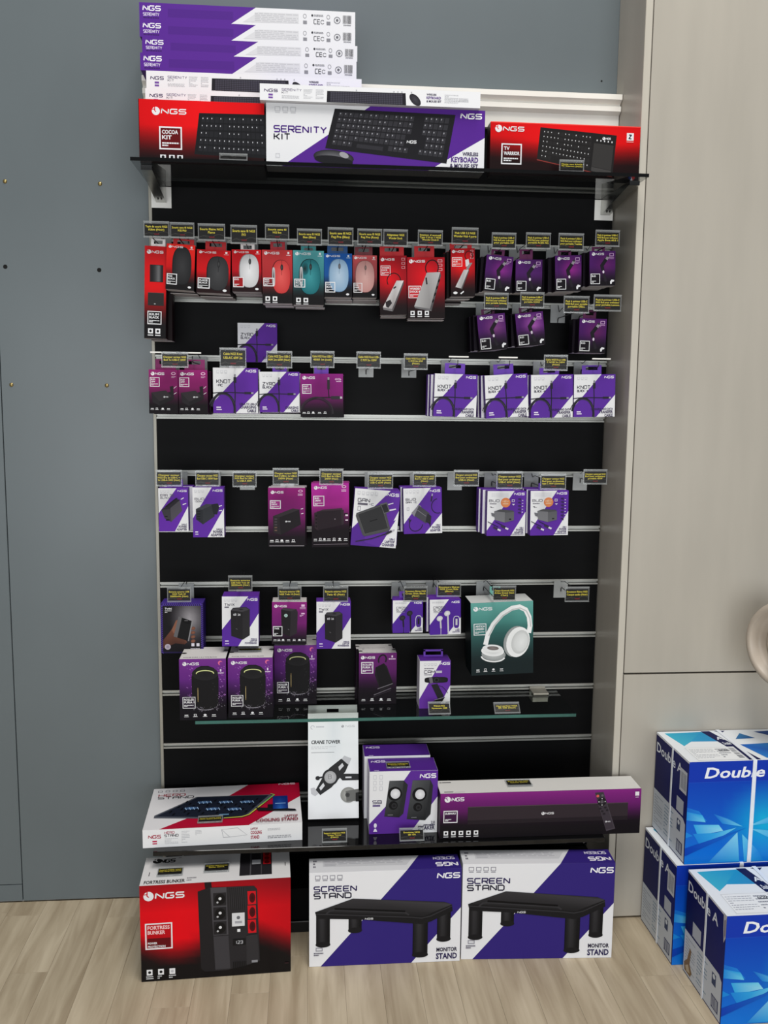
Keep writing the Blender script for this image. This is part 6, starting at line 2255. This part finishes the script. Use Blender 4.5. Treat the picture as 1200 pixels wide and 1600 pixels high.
lean = -.24
cl, cd = .250, .040
o = carton('phone_mount_box', 'white carton picturing a dark phone mount leaning under the glass shelf', 'box', (.4695, -.160 + .5 * cl * math.sin(-lean) + .5 * cd * math.cos(lean), zb + .5 * cl * math.cos(lean) + .5 * cd * math.sin(-lean)), .133, cd, cl, cols(WHITE, (222, 222, 224), (226, 226, 226), (200, 200, 202)), art_phone_mount(.133, cl), None, (lean, 0, 0))
MB().box(-.066, .066, -.0006, .0006, -.002, .021).box(-.066, .066, -.0006, .0006, .030, .040).box(-.066, -.016, -.0006, .0006, .021, .030).box(.016, .066, -.0006, .0006, .021, .030).build('hang_tab', solid('pale_grey_tab_card', (206, 204, 200)), o, (0, cd / 2 - .004, cl / 2))
MB().box(-.067, .067, -.0008, .0008, -.002, .022).build('front_flap', solid('white_tab_card', (228, 226, 224)), o, (0, -cd / 2 + .006, cl / 2))
gx, gy, gz, w, h, _ = G['sb']
SBC = cols(WHITE, (206, 202, 214), (92, 46, 148), (150, 130, 180))


def art_sb_top(w, h):
    A = Art(w, h)
    A.rect(.01, .02, .99, .98, (94, 48, 150))
    ngs(A, .05, .16, .16, (230, 220, 244), .20)
    A.rect(.07, .90, .14, .94, (210, 196, 232))
    return A


shelf_box('sb', 'speaker_set_box', 'white and purple carton picturing two black desktop speakers', art_desktop_speakers, .084, SBC, zb, topart=art_sb_top, group='desktop speaker cartons')
shelf_box('sb', 'speaker_set_box', 'purple topped carton standing behind the desktop speaker carton', None, .080, SBC, zb, dx=-.008, yf=-.146, h=.172, topart=art_sb_top, group='desktop speaker cartons')
price_tag((.634, -.200, zb + h + .0028, .062, .036), 'black price tag lying on top of the desktop speaker carton', ['Enceinte ordinateur', 'Bluetooth NGS SB150', 'Purple (USB)'], (-math.pi / 2, 0, 0), price=False)
gx, gy, gz, w, h, _ = G['bar']


def art_bar_top(w, h):
    A = Art(w, h)
    A.rect(.002, .01, .998, .99, (228, 226, 222))
    A.ell(.018, .16, .007, .004, (50, 46, 50))
    A.rect(.026, .13, .07, .19, (90, 86, 90))
    A.rect(.02, .86, .065, .91, (90, 86, 90))
    A.rect(.07, .90, .12, .93, (190, 186, 190))
    return A


shelf_box('bar', 'soundbar_box', 'long purple and black carton picturing a soundbar and remote control', art_soundbar, .078, cols((24, 18, 24), (60, 24, 60), (230, 228, 224), (60, 56, 60)), zb, topart=art_bar_top)
price_tag((.946, -.224, zb + h + .0028, .066, .038), 'dark price tag lying on the long soundbar carton', ['Barre de son NGS', 'Subway (Noir)'], (-math.pi / 2, 0, 0), price=False)
price_tag((.469, -.262, zb + .0150, .063, .034), 'dark price tag leaning before the white mount carton', ['Support telephone NGS', 'Crane Tower', '(Noir)'], (-.5, 0, 0))
price_tag((.664, -.268, zb + .0145, .063, .032), 'dark price tag leaning before the desktop speaker carton', ['Enceintes NGS', 'SB 150'], (-.5, 0, 0))

# ------------------------------------------------------------------ goods on the floor
gx, gy, gz, w, h, _ = G['ups']
dd = .132
o = carton('power_supply_box', 'red and black backup power supply carton standing on the floor', 'box', (.1785, -.3485 + dd / 2, .0006 + h / 2), w, dd, h, cols((30, 16, 18), (50, 12, 18), (232, 230, 230), (120, 100, 80)), art_ups(w, h), None, (0, 0, .045), 'gloss')
art_ups_top(w, dd).build('top_print', o, (0, 0, h / 2), (-math.pi / 2, 0, 0))
price_tag((.067, -.300, h + .0034, .062, .038), 'black price tag lying at the left on the power supply carton', ['Support lumbar rotatif', 'NGS Wrist Multi (Noir)'], (-math.pi / 2, 0, .045), price=False)
price_tag((.178, -.288, h + .0034, .062, .040), 'black price tag lying in the middle of the power supply carton', ['Onduleur NGS Fortress', 'Bunker 800VA'], (-math.pi / 2, 0, .045), price=False)
for key, lab, rz, ww, xx in (('scr1', 'white and indigo monitor stand carton next to the power supply carton', -.002, .3775, .5943), ('scr2', 'white and indigo monitor stand carton next to the paper cartons', -.050, .3830, .9800)):
    gx, gy, gz, w, h, _ = G[key]
    h = .248 if key == 'scr1' else .255
    o = carton('monitor_stand_box', lab, 'box', (xx, gy + .034, .0006 + h / 2), ww, .068, h, cols(WHITE, (226, 226, 230), (62, 45, 132), (200, 200, 204)), art_riser(ww, h), 'monitor stand cartons', (0, 0, rz))
    art_riser_top(ww, .068).build('top_print', o, (0, 0, h / 2), (-math.pi / 2, 0, 0))


def paper_box(fx, fy, a, z, label, kind):
    w, d, h = .310, .200, .2645
    c, s = math.cos(a), math.sin(a)
    cx, cy = fx + c * w / 2 - s * d / 2, fy + s * w / 2 + c * d / 2
    o = carton('paper_box', label, 'box', (cx, cy, z + h / 2), w, d, h, ((16, 76, 196), (16, 60, 160), (22, 28, 100), (22, 28, 100), (238, 242, 246), (170, 140, 100)), art_paper_front(w, h), 'copy paper cartons', (0, 0, a), 'gloss')
    art_paper_side(kind)(d, h).build('side_print', o, (-w / 2, 0, 0), (0, 0, -math.pi / 2))
    art_paper_top(w, d).build('top_print', o, (0, 0, h / 2), (-math.pi / 2, 0, 0))
    t = .0010
    MB().box(-.005, .005, -d / 2 - t - .001, -d / 2 - .001, -h / 2, h / 2 + t).box(-.005, .005, -d / 2 - t, d / 2 + t, h / 2 + .0009, h / 2 + .0018).build('strap', M['strap'], o, (.012, 0, 0))
    MB().box(-w / 2 - t - .001, -w / 2 - .001, -.004, .004, -h / 2, h / 2 + t).build('strap', M['strap'], o, (0, -.006, 0))
    return o


paper_box(1.3110, -.3820, .016, .0006, 'dark blue copy paper carton at the bottom against the cabinet', 'rear')
paper_box(1.3300, -.3790, .0137, .2660, 'blue copy paper carton stacked on top of another paper carton', 'top')
paper_box(1.3338, -.6020, .010, .0006, 'blue copy paper carton standing in front on the floor', 'front')
